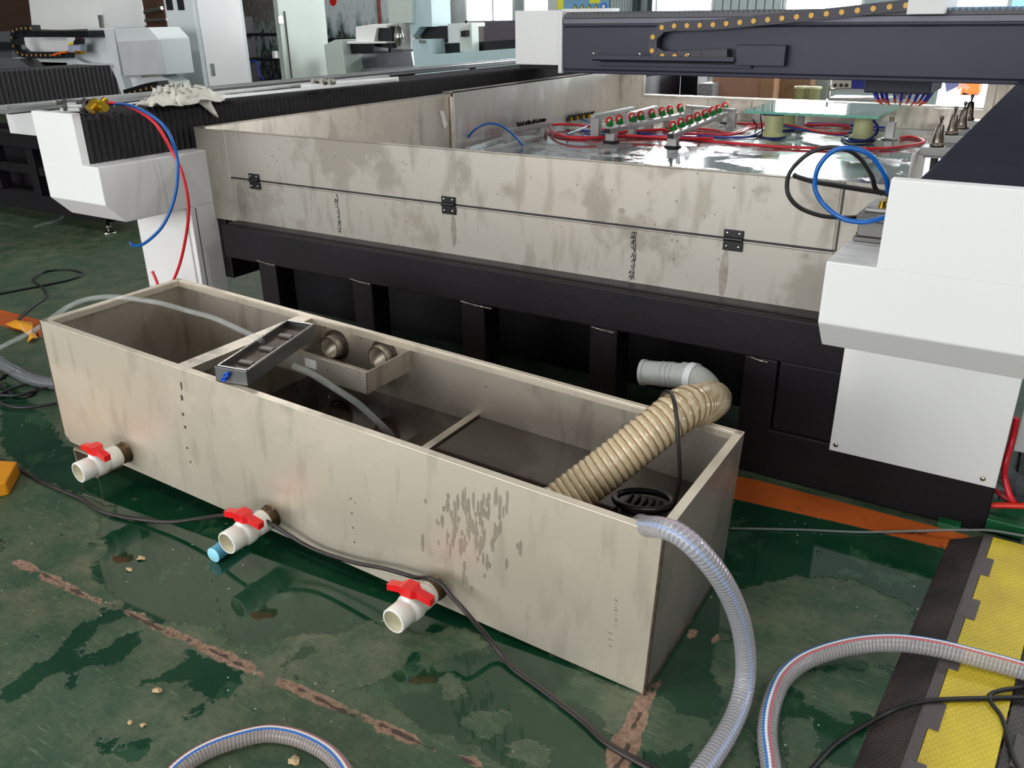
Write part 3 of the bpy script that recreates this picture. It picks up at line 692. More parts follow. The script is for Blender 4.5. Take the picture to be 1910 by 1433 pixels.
# glass sheet
GLASS = bpy.data.materials.new('green_tinted_glass'); GLASS.use_nodes = True
_b = GLASS.node_tree.nodes['Principled BSDF']; _b.inputs['Base Color'].default_value = (.62, .9, .82, 1); _b.inputs['Transmission Weight'].default_value = 1; _b.inputs['Roughness'].default_value = .01; _b.inputs['IOR'].default_value = 1.5
EDGE = mat('ground_green_glass_edge', (120, 205, 180), .3, var=.1, scale=40)
q = [at(x, y, Z=.90) for x, y in ((1388,206), (1640,217), (1678,195), (1446,187))]
g = MB(); lo = [Vector((v.x, v.y, .8805)) for v in q]; g.add(q+lo, [(0, 1, 2, 3), (7, 6, 5, 4)], 0); g.add(q+lo, [(0, 4, 5, 1), (1, 5, 6, 2), (2, 6, 7, 3), (3, 7, 4, 0)], 1)
tag(g.build('glass_sheet', [GLASS, EDGE]), 'clear green-edged sheet of glass resting on cream suction cups', 'glass sheet')
# aluminium locating pins
def pin(px0, px1, py, z1, label, base=True):
    a = at((px0+px1)/2, py, Z=TT); w_ = (at(px1, py, Z=TT)-at(px0, py, Z=TT)).length/2*.8
    r = thing('locating_post', label, 'post', tuple(a))
    b = MB(); b.box((a.x-w_, a.y-w_, TT+.008), (a.x+w_, a.y+w_, z1))
    for k in range(4): b.box((a.x-w_*.9+k*w_*.5, a.y-w_-.004, TT+.01), (a.x-w_*.9+k*w_*.5+w_*.28, a.y-w_, z1-.003))
    b.build('post', ALU, r, .002)
    b = MB(); b.cyl((a.x, a.y, z1), (a.x, a.y, z1+.035), w_*.5, n=16); b.build('stop_pin', mat('brass_grey_pin', (160, 156, 132), .35, .6), r)
    b = MB(); b.lathe((a.x, a.y, TT), (0, 0, 1), [(0, 0), (0, w_*1.9), (.008, w_*1.9), (.008, 0)], 24); b.build('base_disc', ALUD, r)
pin(1648, 1668, 260, .83, 'aluminium locating post on a round base, right of the glass sheet')
pin(1483, 1499, 244, .85, 'aluminium locating post half hidden under the middle of the glass')
# tubes across the table
def tube_thing(name, label, cat, pts, r, m, group=None, n=8, sub=8, **k):
    b = MB(); b.tube(P(*pts), r, n, sub, **k); return tag(b.build(name, m), label, cat, group)
zt = TT+.012
TG = 'air tubes lying across the tray floor'
def tt(name, label, cat, pts, r, m, z=zt): return tube_thing(name, label, cat, [(x, y, 'Z', z) for x, y in pts], r, m, TG)
tt('air_tube', 'thick red air tube running in front of both roller rails', 'tube', ((1025,247),(1050,254),(1100,257),(1180,255),(1250,256),(1320,263),(1400,270),(1480,275),(1600,278),(1680,274),(1722,266),(1716,259),(1695,255),(1681,257)), .011, REDT)
tt('air_tube', 'red air tube leaving the bristle frame and dipping past the near rail post', 'tube', ((1022,236),(1040,250),(1075,258),(1125,256),(1170,253),(1245,257),(1330,258)), .010, REDT, zt+.02)
tt('air_tube', 'red air tube sagging high from the bristle frame to the first roller rail', 'tube', ((1024,233),(1060,232),(1100,236),(1133,243),(1160,246),(1200,243),(1240,241)), .010, REDT, zt+.02)
tt('air_tube', 'blue air tube passing behind the near roller rail post', 'tube', ((1085,244),(1120,246),(1170,247),(1220,252),(1270,255),(1330,257),(1385,256),(1425,253)), .009, NBLUET)
tt('air_tube', 'blue air tube curling from the manifold fittings', 'tube', ((1070,224),(1090,224),(1100,232),(1080,242),(1058,250)), .008, BLUET, zt+.02)
tt('air_tube', 'red tube between the two roller rails', 'tube', ((1155,248),(1200,244),(1250,243),(1290,240),(1330,243),(1360,249),(1385,243),(1400,236),(1430,233)), .011, REDT)
tt('air_tube', 'red tube curving up to the nearest suction cup from the second rail', 'tube', ((1268,250),(1310,250),(1350,252),(1380,248),(1398,240),(1425,237)), .010, REDT, zt+.02)
tt('air_tube', 'blue tube ending at the nearest suction cup', 'tube', ((1300,253),(1345,256),(1380,257),(1405,252),(1425,240)), .009, NBLUET, zt+.015)
tt('air_tube', 'red tube stretched between the two front suction cups', 'tube', ((1460,232),(1490,237),(1530,246),(1560,249),(1580,249)), .009, REDT, zt+.05)
tt('air_tube', 'blue tube beside the red one between the suction cups', 'tube', ((1460,235),(1490,241),(1530,247),(1560,251),(1575,252)), .009, NBLUET, zt+.04)
tt('air_tube', 'red tube along the foot of the rear tray wall', 'tube', ((1375,230),(1400,231),(1500,233),(1550,233),(1585,236)), .010, REDT)
tt('air_tube', 'dark blue tube behind the red one at the rear wall', 'tube', ((1505,230),(1560,232),(1600,235),(1650,238)), .009, NBLUET)
tube_thing('air_tube', 'navy hose looped around the right-hand suction cup', 'tube', [(1630,225,'Z',.84),(1637,238,'Z',.80),(1632,252,'Z',.74),(1612,263,'Z',.715),(1585,264,'Z',.715),(1571,256,'Z',.715),(1577,249,'Z',.715),(1590,246,'Z',.72)], .010, CUPB, TG)
tube_thing('air_tube', 'thin black looped tube rising left of the nearest suction cup', 'tube', [(1428,215,'Z',.86),(1419,213,'Z',.87),(1420,228,'Z',.82),(1422,245,'Z',.75),(1417,255,'Z',.715),(1408,252,'Z',.72),(1411,235,'Z',.78),(1404,222,'Z',.83),(1406,229,'Z',.81)], .006, BLACK, TG)
tube_thing('air_tube', 'blue tube arching up against the side wall in front of the bristle frame', 'tube', [(864,278,'Y',5.25),(872,258,'Y',5.25),(888,240,'Y',5.25),(908,231,'Y',5.28),(928,232,'Y',5.3),(945,241,'Y',5.35),(960,254,'Y',5.4),(976,272,'Y',5.45)], .008, BLUET, TG)
tp_ = MB(); q = [at(x, y, X=-3.697) for x, y in ((820,208),(827,206),(835,233),(828,241))]; tp_.add(q+[v+Vector((.001, 0, 0)) for v in q], [(3,2,1,0),(4,5,6,7),(0,1,5,4),(1,2,6,5),(2,3,7,6),(3,0,4,7)]); tp_.build('tape_strip', mat('pale_tape', (206, 200, 190), .6), mc)
# tool holders on brackets along the inner right side
tb_n = ('nearest of the steel cone tool holders beside the right bellows', 'second steel cone tool holder from the front, beside the right bellows', 'third steel cone tool holder, just behind the second one', 'farthest of the steel cone tool holders, in front of the bright doorway')
for i, (px, py, ptop) in enumerate(((1748,270,223), (1775,248,203), (1793,237,199), (1806,221,184))):
    a = at(px, py, Z=.955); s = (270-223)/47
    br = MB(); br.box((a.x-.07, a.y-.06, a.z-.05), (-.36, a.y+.06, a.z-.008)); br.box((a.x-.05, a.y-.05, a.z-.062), (-.42, a.y+.05, a.z-.05))
    tag(br.build('tool_bracket', ALUD, None, .003), ('grey plate arm carrying the '+('nearest', 'second', 'third', 'farthest')[i]+' cone tool holder'), 'bracket')
    r = thing('tool_holder', tb_n[i], 'tool holder', (a.x, a.y, a.z-.008))
    b = MB(); b.lathe((a.x, a.y, a.z-.008), (0, 0, 1), [(0, 0), (0, .034), (.006, .037), (.014, .037), (.016, .031), (.022, .030), (.105, .017), (.108, .013), (.112, 0)], 24); b.build('taper', TOOLST, r)
    b = MB(); b.lathe((a.x, a.y, a.z+.10), (0, 0, 1), [(0, .006), (.022, .006), (.026, .009), (.034, .011), (.042, .007), (.044, 0)], 16); b.build('pull_stud', TOOLST, r)
    b = MB(); b.lathe((a.x, a.y, a.z-.008), (0, 0, -1), [(0, .032), (.055, .032), (.058, .020), (.12, .018), (.12, 0)], 20); b.build('tool_shank', TOOLST, r)
# folded white sheet metal guard in the tray corner
a = at(1722, 285, Z=.90); b = MB(); b.box((a.x-.02, a.y-.25, .74), (a.x-.015, a.y+.25, .92)); b.box((a.x-.02, a.y-.25, .74), (a.x+.12, a.y+.25, .745)); tag(b.build('splash_guard', WHITE), 'white folded guard plate inside the tray below the nearest tool holder', 'guard')
# ================================================================= WATER TANK
O_ = Vector((-.62, 1.586, 0)); E_ = Vector((-3.03, 1.545, .115)); u_ = (E_-O_).normalized()
w_ = Vector((0, 1, 0)); w_ = (w_-u_*w_.dot(u_)).normalized(); n_ = w_.cross(u_)
if n_.z < 0: n_ = -n_
TM = Matrix(((u_.x, w_.x, n_.x, O_.x), (u_.y, w_.y, n_.y, O_.y), (u_.z, w_.z, n_.z, O_.z), (0, 0, 0, 1)))
TMi = TM.inverted()
L, W, H = 2.405, .61, .487
def tl(px, py, ax, v):
    """tank coordinates of the point where a sight line meets tank plane ax (0 length, 1 depth, 2 height)"""
    c = TMi @ Vector(EYE); d = TMi.to_3x3() @ Vector(RT.T @ np.array([(px-955)/F, -(py-716.5)/F, -1.])); t = (v-c[ax])/d[ax]; return c+d*t
def tw(p): return TM @ Vector(p)
tk = thing('water_tank', 'long open stainless water tank with white drain valves, left end propped up', 'tank', M=TM)
t = .003
def tp(name, mb, m, bevel=0., par=tk): return mb.build(name, m, par, bevel, local=True)
# front sheet with small corner chamfer at the far lower corner
b = MB(); b.prism([(0, 0), (L-.03, 0), (L, .03), (L, H), (0, H)], 1, 0, t); tp('front_sheet', b, STEELT)
b = MB(); hs = [tl(x, y, 1, W-.002) for x, y in ((627, 645), (716, 655))]
# back sheet with two round pipe holes
def sheet_with_holes(y0, y1, holes, m, name):
    b = MB(); xs = sorted({0, L}|{v for h in holes for v in (h[0]-h[2]*1.35, h[0]+h[2]*1.35)})
    for a, c in zip(xs, xs[1:]):
        h = [h for h in holes if abs((a+c)/2-h[0]) < h[2]]
        if not h: b.box((a, y0, 0), (c, y1, H)); continue
        hx, hz, r = h[0]; q = r*1.35; b.box((a, y0, 0), (c, y1, max(0, hz-q))); 
        if hz+q < H: b.box((a, y0, hz+q), (c, y1, H))
        zt_ = min(H, hz+q); N = 24; out = []; inn = []
        for i in range(N):
            an = 2*PI*(i+.5)/N; dx, dz = math.cos(an), math.sin(an); k = min(q/abs(dx), q/abs(dz)); out.append((hx+dx*k, min(zt_, hz+dz*k))); inn.append((hx+dx*r, hz+dz*r))
        for yy in (y0, y1): b.add([(p[0], yy, p[1]) for p in out+inn], [(i, (i+1) % N, N+(i+1) % N, N+i) for i in range(N)])
    return tp(name, b, m)
holes = [(1.545, .395, .045), (1.315, .412, .045)]
sheet_with_holes(W-t, W, holes, STEELI, 'back_sheet')
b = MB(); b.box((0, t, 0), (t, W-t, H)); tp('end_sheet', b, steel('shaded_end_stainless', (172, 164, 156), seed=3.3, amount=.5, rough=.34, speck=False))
b = MB(); b.box((L-t, t, 0), (L, W-t, H)); tp('end_sheet', b, STEELI)
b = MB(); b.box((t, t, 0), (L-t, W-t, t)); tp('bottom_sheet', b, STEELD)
# folded rims
fl = .024
b = MB()
b.box((0, -.001, H), (L, fl, H+.003)); b.box((0, W-fl, H), (L, W+.001, H+.003)); b.box((-.001, 0, H), (fl, W, H+.003)); b.box((L-fl, 0, H), (L+.001, W, H+.003))
b.box((fl, fl-.002, H-.022), (L-fl, fl, H)); b.box((fl, W-fl, H-.022), (L-fl, W-fl+.002, H)); b.box((fl-.002, fl, H-.022), (fl, W-fl, H)); b.box((L-fl, fl, H-.022), (L-fl+.002, W-fl, H))
rim = tp('rim', b, STEELT, .001)
b = MB()
for p, q in (((.03, W-fl+.002, H+.003), (1.62, W-fl+.002, H+.003)), ((1.72, W-fl+.002, H+.003), (L-.03, W-fl+.002, H+.003))): b.tube([p, q], .003, 6, 2)
tp('rim_bead', b, STEELT)
# upright corner welds
b = MB(); b.tube([(0, 0, .0), (0, -.001, .16), (0, 0, .32), (0, 0, H)], .0045, 6, 4); tp('corner_weld', b, mat('dark_burnt_weld', (86, 74, 62), .5, .5, var=.4, scale=50, bump=.6)); b = MB(); b.tube([(L, 0, .03), (L, 0, H)], .003, 6, 4); tp('corner_weld', b, mat('dark_burnt_weld', (86, 74, 62), .5, .5, var=.4, scale=50, bump=.6))
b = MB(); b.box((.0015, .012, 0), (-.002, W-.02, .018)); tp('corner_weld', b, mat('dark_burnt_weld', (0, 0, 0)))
# compartments
b = MB(); b.box((1.665, t, t), (1.668, W-t, H-.002)); b.box((1.640, fl, H-.004), (1.700, W-fl, H-.001)); b.box((1.640, fl, H-.03), (1.643, W-fl, H-.002)); tp('partition', b, STEELI)
b = MB(); b.box((.915, t, t), (.918, W-t, .287)); b.box((.905, t, .283), (.932, W-t, .287)); tp('weir_plate', b, STEELI)
# spigots through the two back holes
for hx, hz, r in holes:
    b = MB(); b.tube([(hx, W-.045, hz), (hx, W+.05, hz)], r-.002, 24, 2, caps=False); b.tube([(hx, W-.045, hz), (hx, W+.05, hz)], r-.006, 24, 2, caps=False); sp = tp('pipe_spigot', b, STEELI)
    b = MB(); N = 32
    for rr, yy in ((r+.004, W-.006), (r+.010, W-.007)):
        pts = [(hx+rr*math.cos(2*PI*i/N), yy, hz+rr*math.sin(2*PI*i/N)) for i in range(N+1)]; b.tube(pts, .0035, 6, 1)
    b2 = tp('weld_ring', b, mat('dark_burnt_weld', (0, 0, 0)), par=sp)
# filter drawer hanging on the back wall
b = MB(); d0, d1, z0, z1, wq = 1.186, 1.62, .385, .466, .355
b.box((d0, wq, z0), (d0+.002, W-t, z1)); b.box((d0, wq, z0), (d1, wq+.002, z1)); b.box((d1, wq, z0), (d1+.002, W-t, z1)); b.box((d0, wq, z0), (d1, W-t-.10, z0+.002))
dr = tp('drain_box', b, STEELI)
b = MB()
for k in range(7): b.sphere((d0-.001, wq-.001, z0+.008+k*.011), .0028, 6)
tp('tack_weld', b, BLACK, par=dr)
# dark seam marks and paint loss on the front sheet
b = MB(); random.seed(11)
for x, y, rx, rz in ((338,720,.004,.016),(339,742,.006,.012),(341,773,.006,.007),(345,797,.006,.007),(349,836,.005,.005),(355,862,.004,.005),(655,930,.003,.003),(656,958,.003,.003),(658,985,.003,.003),(661,1012,.003,.003),(651,932,.002,.002),(662,938,.002,.002)):
    p = tl(x, y, 1, -.0008); n = 10
    vs = [(p.x+rx*math.cos(2*PI*i/n)*random.uniform(.7, 1.2), -.0008, p.z+rz*math.sin(2*PI*i/n)*random.uniform(.8, 1.1)) for i in range(n)]
    b.add(vs+[(v[0], .0, v[2]) for v in vs], [list(range(n)), list(range(n, 2*n))[::-1]]+[(i, n+i, n+(i+1) % n, (i+1) % n) for i in range(n)])
tp('tack_weld', b, mat('brown_spot', (66, 56, 44), .6))
b = MB(); random.seed(4)
for k in range(110):
    cx0 = random.gauss(885, 40); cy0 = 925+abs(random.gauss(0, 75)); p = tl(cx0, cy0, 1, -.0006); rx, rz, n = random.uniform(.002, .007), random.uniform(.006, .035), 10
    if p.z < .02: continue
    vs = [(p.x+rx*math.cos(2*PI*i/n)*random.uniform(.6, 1.2), -.0006-k*1e-6, p.z+rz*math.sin(2*PI*i/n)*random.uniform(.8, 1.1)) for i in range(n)]
    b.add(vs, [list(range(n))])
o = tp('splash_stain', b, mat('splash_stain_grey', (176, 164, 148), .35, .6, var=.1))
# faint lettering stamped on the sheet (only dashes are legible)
b = MB(); random.seed(2)
for k in range(9):
    p = tl(1149, 1120+k*6.2, 1, -.0006); b.box((p.x-.004, -.0006, p.z-.0035), (p.x+.004, 0, p.z-.0015 if k % 3 else p.z+.002))
for k in range(3):
    p = tl(1138, 1180+k*12, 1, -.0006); b.box((p.x-.006, -.0006, p.z-.004), (p.x+.005, 0, p.z))
o['kind'] = 'stuff'; o = tp('stamp_mark', b, mat('stamp_grey', (150, 142, 130), .5, .5)); o['kind'] = 'stuff'
# ball valves, part of the tank: pipe nipple, white body, red handle
def valve(u, z, yaw, hrot):
    R_ = Matrix.Translation((u, 0, z)) @ Matrix.Rotation(yaw, 4, 'Z') @ Matrix.Diagonal((1, 1.12, 1, 1))
    b = MB(); b.lathe((0, .003, 0), (0, -1, 0), [(0, .040), (.006, .040), (.008, .034), (.012, .038), (.016, .034), (.020, .038), (.024, .034), (.028, .036), (.040, .033)], 28); b.xf(R_); nip = tp('pipe_nipple', b, mat('burnt_steel_thread', (96, 80, 60), .4, .8, var=.3, scale=60))
    b = MB()
    b.lathe((0, -.028, 0), (0, -1, 0), [(0, .0), (0, .0365), (.002, .038), (.040, .038), (.044, .035), (.050, .039), (.060, .0425), (.075, .0425), (.086, .039), (.090, .0355), (.094, .0375), (.134, .0375), (.136, .036), (.136, .0315), (.060, .030), (.060, 0)], 36)
    b.lathe((0, -.096, .030), (0, 0, 1), [(0, .026), (.014, .024), (.018, .017), (.024, .016), (.024, 0)], 24)
    b.xf(R_); v = tp('ball_valve', b, PVC)
    b = MB(); b.lathe((0, -.1645, 0), (0, 1, 0), [(0, .0314), (.070, .030), (.070, 0)], 28); b.xf(R_); tp('bore', b, PVCIN, par=v)
    # butterfly handle
    H_ = R_ @ Matrix.Translation((0, -.096, .052)) @ Matrix.Rotation(hrot, 4, 'Z')
    b = MB(); o = [(-.072, .010), (-.072, -.012), (-.030, -.014), (-.016, -.021), (.016, -.021), (.030, -.014), (.072, -.012), (.072, .010), (.030, .006), (.016, .018), (-.016, .018), (-.030, .006)]
    def hz(x): return .020-.018*min(1, max(0, (abs(x)-.016)/.046))
    n = len(o); up = [(x, y, hz(x)+.004) for x, y in o]; dn = [(x, y, hz(x)-.016 if abs(x) > .03 else -.004) for x, y in o]
    b.add(up+dn, [(i, n+i, n+(i+1) % n, (i+1) % n) for i in range(n)])
    tri = [(0, 1, 2, 11), (11, 2, 3, 10), (10, 3, 4, 9), (9, 4, 5, 8), (8, 5, 6, 7)]
    b.add(up, [t_[::-1] for t_ in tri]); b.add(dn, tri)
    b.cyl((0, 0, -.012), (0, 0, .004), .019, n=20)
    b.xf(H_); tp('handle', b, RED, .0025, par=v)
valve(2.03, .066, .05, .0)
valve(1.305, .060, .02, -.07)
valve(.655, .058, .05, -.10)
# supports under the raised end
gz = tw((2.25, .1, 0)).z
b = MB(); q0 = at(152, 862, Z=0.0)
a = at(146, 858, Z=.05); 
sp = thing('support_block', 'short steel box section on a wooden piece propping the left end of the tank', 'block', (a.x+.1, a.y+.20, 0))
zb = min(tw((2.20, .0, 0)).z, tw((2.1, .0, 0)).z)-.004
b = MB(); x0, x1, y0, y1 = a.x-.02, a.x+.11, a.y-.0, a.y+.45
for (p, q) in (((x0, y0, .0), (x1, y1, .006)), ((x0, y0, zb-.008), (x1, y1, zb-.002)), ((x0, y0, 0), (x0+.006, y1, zb-.002)), ((x1-.006, y0, 0), (x1, y1, zb-.002))): b.box(p, q)
b.build('box_section', mat('dusty_steel_box', (150, 132, 112), .6, .2, var=.15, scale=20), sp, .003)
b = MB(); b.box((x0-.03, y0+.02, 0), (x0-.002, y1, zb-.012)); b.build('wood_piece', mat('weathered_wood', (128, 108, 86), .8, var=.2, scale=18), sp, .002)
# ---- water
WAT = mat('murky_brown_water', (46, 36, 32), .04, var=.1, scale=3)
b = MB(); b.box((.004, .004, .004), (.904, W-.004, .278)); b.box((.92, .004, .004), (1.664, W-.004, .25)); b.box((1.669, .004, .004), (L-.004, W-.004, .12))
o = b.build('tank_water', WAT, None, local=True); o.matrix_world = TM; tag(o, 'murky brown water lying in the stainless tank', 'water', kind='stuff')

# ---- pump housing laid across the tank
pc = [tl(*q, 2, .541) for q in ((399.5,684), (462,694), (606.5,613), (560,606))]
uu = (pc[1]-pc[0]).normalized(); lu = (pc[1]-pc[0]).length; vv = (pc[3]-pc[0]).normalized(); lv = (pc[3]-pc[0]).length
PMx = TM @ Matrix(((-vv.y*0+uu.x, -uu.y, 0, pc[0].x), (uu.y, uu.x, 0, pc[0].y), (0, 0, 1, .492), (0, 0, 0, 1)))
ph = thing('filter_housing', 'narrow grey steel box with louvred top laid across the tank rim', 'housing', M=PMx)
lu, lv, hh = .113, .435, .049
sgn = 1 if (PMx.to_3x3() @ Vector((0, 1, 0))).y > 0 else -1
def bx(b, x0, x1, y0, y1, z0, z1): return b.box((x0, y0*sgn, z0), (x1, y1*sgn, z1))
DG = mat('brushed_dark_steel', (112, 112, 112), .4, .85, var=.1, scale=30); DGI = mat('rusty_inner_steel', (88, 76, 70), .5, .7, var=.3, scale=20)
b = MB(); bx(b, 0, lu, 0, .003, 0, hh); bx(b, 0, lu, lv-.003, lv, 0, hh); bx(b, 0, .003, 0, lv, 0, hh); bx(b, lu-.003, lu, 0, lv, 0, hh); bx(b, 0, lu, 0, lv, 0, .003); ho = b.build('shell', DG, ph, .001, local=True)
b = MB(); bx(b, .004, lu-.004, .004, lv-.004, hh-.022, hh-.020); plt = b.build('inner_plate', DGI, ph, local=True)
b = MB()
for k in range(3): b = MB(); bx(b, .030, .080, .08+k*.12, .10+k*.12, hh-.020, hh-.010); b.build('louvre', mat('pale_louvre_steel', (120, 114, 108), .45, .7), plt, .002, local=True)
b = MB(); q = [(.006, .012*sgn, hh), (lu-.006, .012*sgn, hh), (lu-.006, (lv-.006)*sgn, hh), (.006, (lv-.006)*sgn, hh), (.006, .012*sgn, hh)]
for i in range(4): b.tube([q[i], q[i+1]], .0032, 8, 2)
b.build('rim_wire', CHROME, ph, local=True)
for fx, fz in ((.048, .033), (.038, .017)):
    b = MB(); b.lathe((fx, -.0005*sgn, fz), (0, -sgn, 0), [(0, .0075), (.008, .0075), (.009, .008), (.016, .008), (.017, .005), (.012, .0045), (.012, 0)], 16); b.build('push_fitting', BLUEF, ph, local=True)
# white label stuck to the filter drawer side
b = MB(); q = [tl(x, y, 1, wq-.001) for x, y in ((573, 667), (586, 690), (591, 691), (587, 668))]
lb = MB(); p0 = tl(568, 668, 1, wq-.0015); p1 = tl(590, 690, 1, wq-.0015)
lb.box((min(p0.x, p1.x), wq-.0012, min(p0.z, p1.z)), (max(p0.x, p1.x), wq-.0005, max(p0.z, p1.z))); tp('label', lb, mat('white_label', (214, 214, 210), .6), par=dr)
# ---- submersible pump
pz = .278
a = tl(1200, 940, 2, pz+.03)
pw = tw(a); pu = thing('submersible_pump', 'black submersible pump with a looped handle half under the brown water', 'pump', (pw.x, pw.y, pw.z-.03))
b = MB(); b.lathe((pw.x, pw.y, pw.z-.16), (0, 0, 1), [(0, 0), (0, .070), (.13, .072), (.145, .066), (.152, .045), (.156, 0)], 28); b.build('pump_body', BLACKM, pu)
b = MB(); pts = [(pw.x+.085*math.cos(2*PI*i/16+.3), pw.y+.05*math.sin(2*PI*i/16+.3), pw.z+.012+.012*math.cos(2*PI*i/16)) for i in range(17)]
b.tube(pts, .011, 10, 3); b.build('carry_handle', BLACKM, pu)
b = MB()
for k in range(5): b.box((pw.x-.05+k*.022, pw.y-.03, pw.z-.006), (pw.x-.040+k*.022, pw.y+.03, pw.z+.008))
b.build('inlet_grille', BLACK, pu, .002)
# ---- beige duct hose and grey drain elbow
GP = 2.62
a = at(1203, 695, Y=GP); c = at(1285, 702, Y=GP)
el = thing('drain_pipe', 'pale grey wrapped drain pipe and elbow in front of the black base', 'pipe', tuple(at(1240, 700, Y=GP)))
b = MB(); r = .044
b.tube([a, a.lerp(c, .5), c], r, 24, 4); b.cyl(a.lerp(c, -.06), a.lerp(c, .02), r*1.08, n=24)
for tq in (.40, .52, .62): b.cyl(a.lerp(c, tq), a.lerp(c, tq+.04), r*1.05, n=24)
b.build('pipe', PIPEG, el)
elb = P((1272,699,'Y',GP),(1300,706,'Y',GP-.01),(1318,722,'Y',GP-.05),(1328,744,'Y',GP-.12))
b = MB(); b.tube(elb, .046, 24, 6); b.build('elbow', PIPEG, el)
b = MB(); d_ = (elb[1]-elb[0]).normalized(); b.cyl(elb[1]-d_*.03, elb[1]-d_*.005, .051, n=28); b.build('collar', mat('white_collar', (214, 214, 214), .4), el)
DUCT = bpy.data.materials.new('translucent_beige_duct'); DUCT.use_nodes = True
_nt = NT(DUCT); _b = _nt.n['Principled BSDF']; _uv = _nt.new('ShaderNodeUVMap').outputs[0]; _u2 = _nt.new('ShaderNodeSeparateXYZ', inp={0: _uv}).outputs[0]
_b.inputs['Base Color'].default_value = (*lin((196, 178, 144)), 1); _b.inputs['Roughness'].default_value = .22; _b.inputs['Subsurface Weight'].default_value = .0; _b.inputs['Coat Weight'].default_value = .3
dp = [elb[3]+Vector((-.005, .02, .02)), elb[3]] + [at(1323, 748, Y=2.40), at(1312, 754, Y=2.28), at(1295, 757, Y=2.17), at(1272, 764, Y=2.10), at(1224, 800, Y=2.02), at(1147, 862, Y=1.92), at(1064, 925, Y=1.82), at(1027, 955, Y=1.765)]
pit = .0205
def ribf(l, an):
    ph_ = (l/pit+an/(2*PI)) % 1.; return 1.0+.075*math.exp(-((ph_-.5)/.17)**2)
b = MB(); b.tube(dp, .0595, 28, 10, rf=ribf, step=.0034)
do = b.build('duct_hose', DUCT); tag(do, 'beige ribbed duct hose draining from the grey elbow into the tank', 'hose')
# helical wire
pp = resample(catmull([Vector(p) for p in dp], 10), .0016)
b = MB(); hl = []; nrm = None; acc = 0.
for i in range(len(pp)-1):
    t_ = (pp[i+1]-pp[i]).normalized()
    if nrm is None: nrm = Vector((0, 0, 1))
    nrm = (nrm-t_*nrm.dot(t_)).normalized(); bn = t_.cross(nrm); an = 2*PI*(acc/pit) 
    if True: hl.append(pp[i]+(nrm*math.cos(an)-bn*math.sin(an))*.0618)
    acc += (pp[i+1]-pp[i]).length
b.tube(hl, .0015, 5, 1); b.build('wire_helix', mat('copper_brown_wire', (150, 112, 76), .35, .4), do)
# strap / cable hanging over the duct down to the pump
b = MB(); b.tube(P((1234,740,'Y',2.12),(1243,731,'Y',2.07),(1254,738,'Y',2.02),(1261,770,'Y',1.97),(1265,820,'Y',1.95),(1268,875,'Y',1.95),(1266,905,'Y',1.95),(1258,935,'Y',1.95),(1240,955,'Y',1.93)), .006, 8, 8)
tag(b.build('pump_cable', CABLE), 'dark cable looped over the beige duct and down to the pump', 'cable')

# ================================================================= HOSES
HA = clear_hose('clear_wire_hose', (168, 166, 172), .55, (186, 185, 190), 92., .70, ((.06, .02, (182, 158, 172)), (.20, .03, (158, 170, 198))))
HB = clear_hose('clear_wire_hose_lined', (156, 152, 152), .55, (176, 173, 174), 105., .70, ((.02, .016, (206, 96, 110)), (.92, .02, (50, 120, 200)), (.965, .02, (236, 238, 240))))
HC = clear_hose('clear_wire_hose_lined_two', (150, 138, 134), .55, (170, 160, 156), 110., .70, ((.93, .02, (200, 90, 110)), (.98, .025, (230, 232, 235)), (.03, .02, (50, 110, 200))))
HD = clear_hose('smoky_clear_hose', (96, 100, 104), .55, (130, 134, 138), 150., .7)
HE = clear_hose('thin_clear_hose', (190, 194, 190), .20, (200, 204, 200), 3., .24, rough=.04)
def hose(label, pts, r, m, n=20, sub=10, cat='hose', name='clear_hose'):
    b = MB(); b.tube(P(*pts) if not isinstance(pts[0], Vector) else pts, r, n, sub, caps=False)
    return tag(b.build(name, m), label, cat)
hose('clear wire-wound hose climbing out of the tank corner and down to the floor', [(1196,978,'Z',.44),(1208,982,'Z',.49),(1236,985,'Z',.525),(1268,998,'Z',.53),(1305,1030,'Z',.50),(1346,1082,'Z',.42),(1376,1145,'Z',.30),(1389,1205,'Z',.18),(1390,1265,'Z',.08),(1378,1320,'Z',.035),(1352,1375,'Z',.028),(1308,1440,'Z',.026),(1260,1500,'Z',.026)], .0255, HA)
hose('clear hose curving from the bottom edge across the yellow cable ramp', [(1446,1520,'Z',.024),(1438,1433,'Z',.024),(1431,1370,'Z',.024),(1439,1315,'Z',.024),(1462,1265,'Z',.026),(1508,1230,'Z',.032),(1586,1206,'Z',.05),(1664,1199,'Z',.07),(1742,1208,'Z',.080),(1820,1227,'Z',.080),(1910,1252,'Z',.078),(2000,1285,'Z',.075)], .0235, HB)
hose('clear hose with red and blue lines arching through the bottom left foreground', [(290,1500,'Z',.023),(328,1440,'Z',.023),(392,1398,'Z',.023),(480,1371,'Z',.023),(534,1372,'Z',.023),(586,1390,'Z',.023),(628,1421,'Z',.023),(665,1480,'Z',.023)], .0205, HC)
hose('thick smoky clear hose coming in at the left edge behind the tank', [(-60,620,'Z',.03),(-5,672,'Z',.03),(28,693,'Z',.03),(63,709,'Z',.03),(110,716,'Z',.03),(170,705,'Z',.03),(230,690,'Z',.03)], .030, HD)
pA = tw(tl(490, 638, 2, .535))
hose('thin clear tube arching from the steel box over the left end of the tank', [pA]+P((478,630,'Z',pA.z+.02),(440,612,'Z',pA.z+.045),(395,592,'Z',pA.z+.06),(350,580,'Z',pA.z+.07),(290,564,'Z',pA.z+.07),(215,554,'Z',pA.z+.07),(165,558,'Z',pA.z+.055),(128,572,'Z',pA.z+.03),(98,592,'Z',.58))+P((76,609,'X',-3.10),(45,626,'X',-3.25),(15,641,'X',-3.42),(-30,665,'X',-3.6)), .0095, HE, n=12)
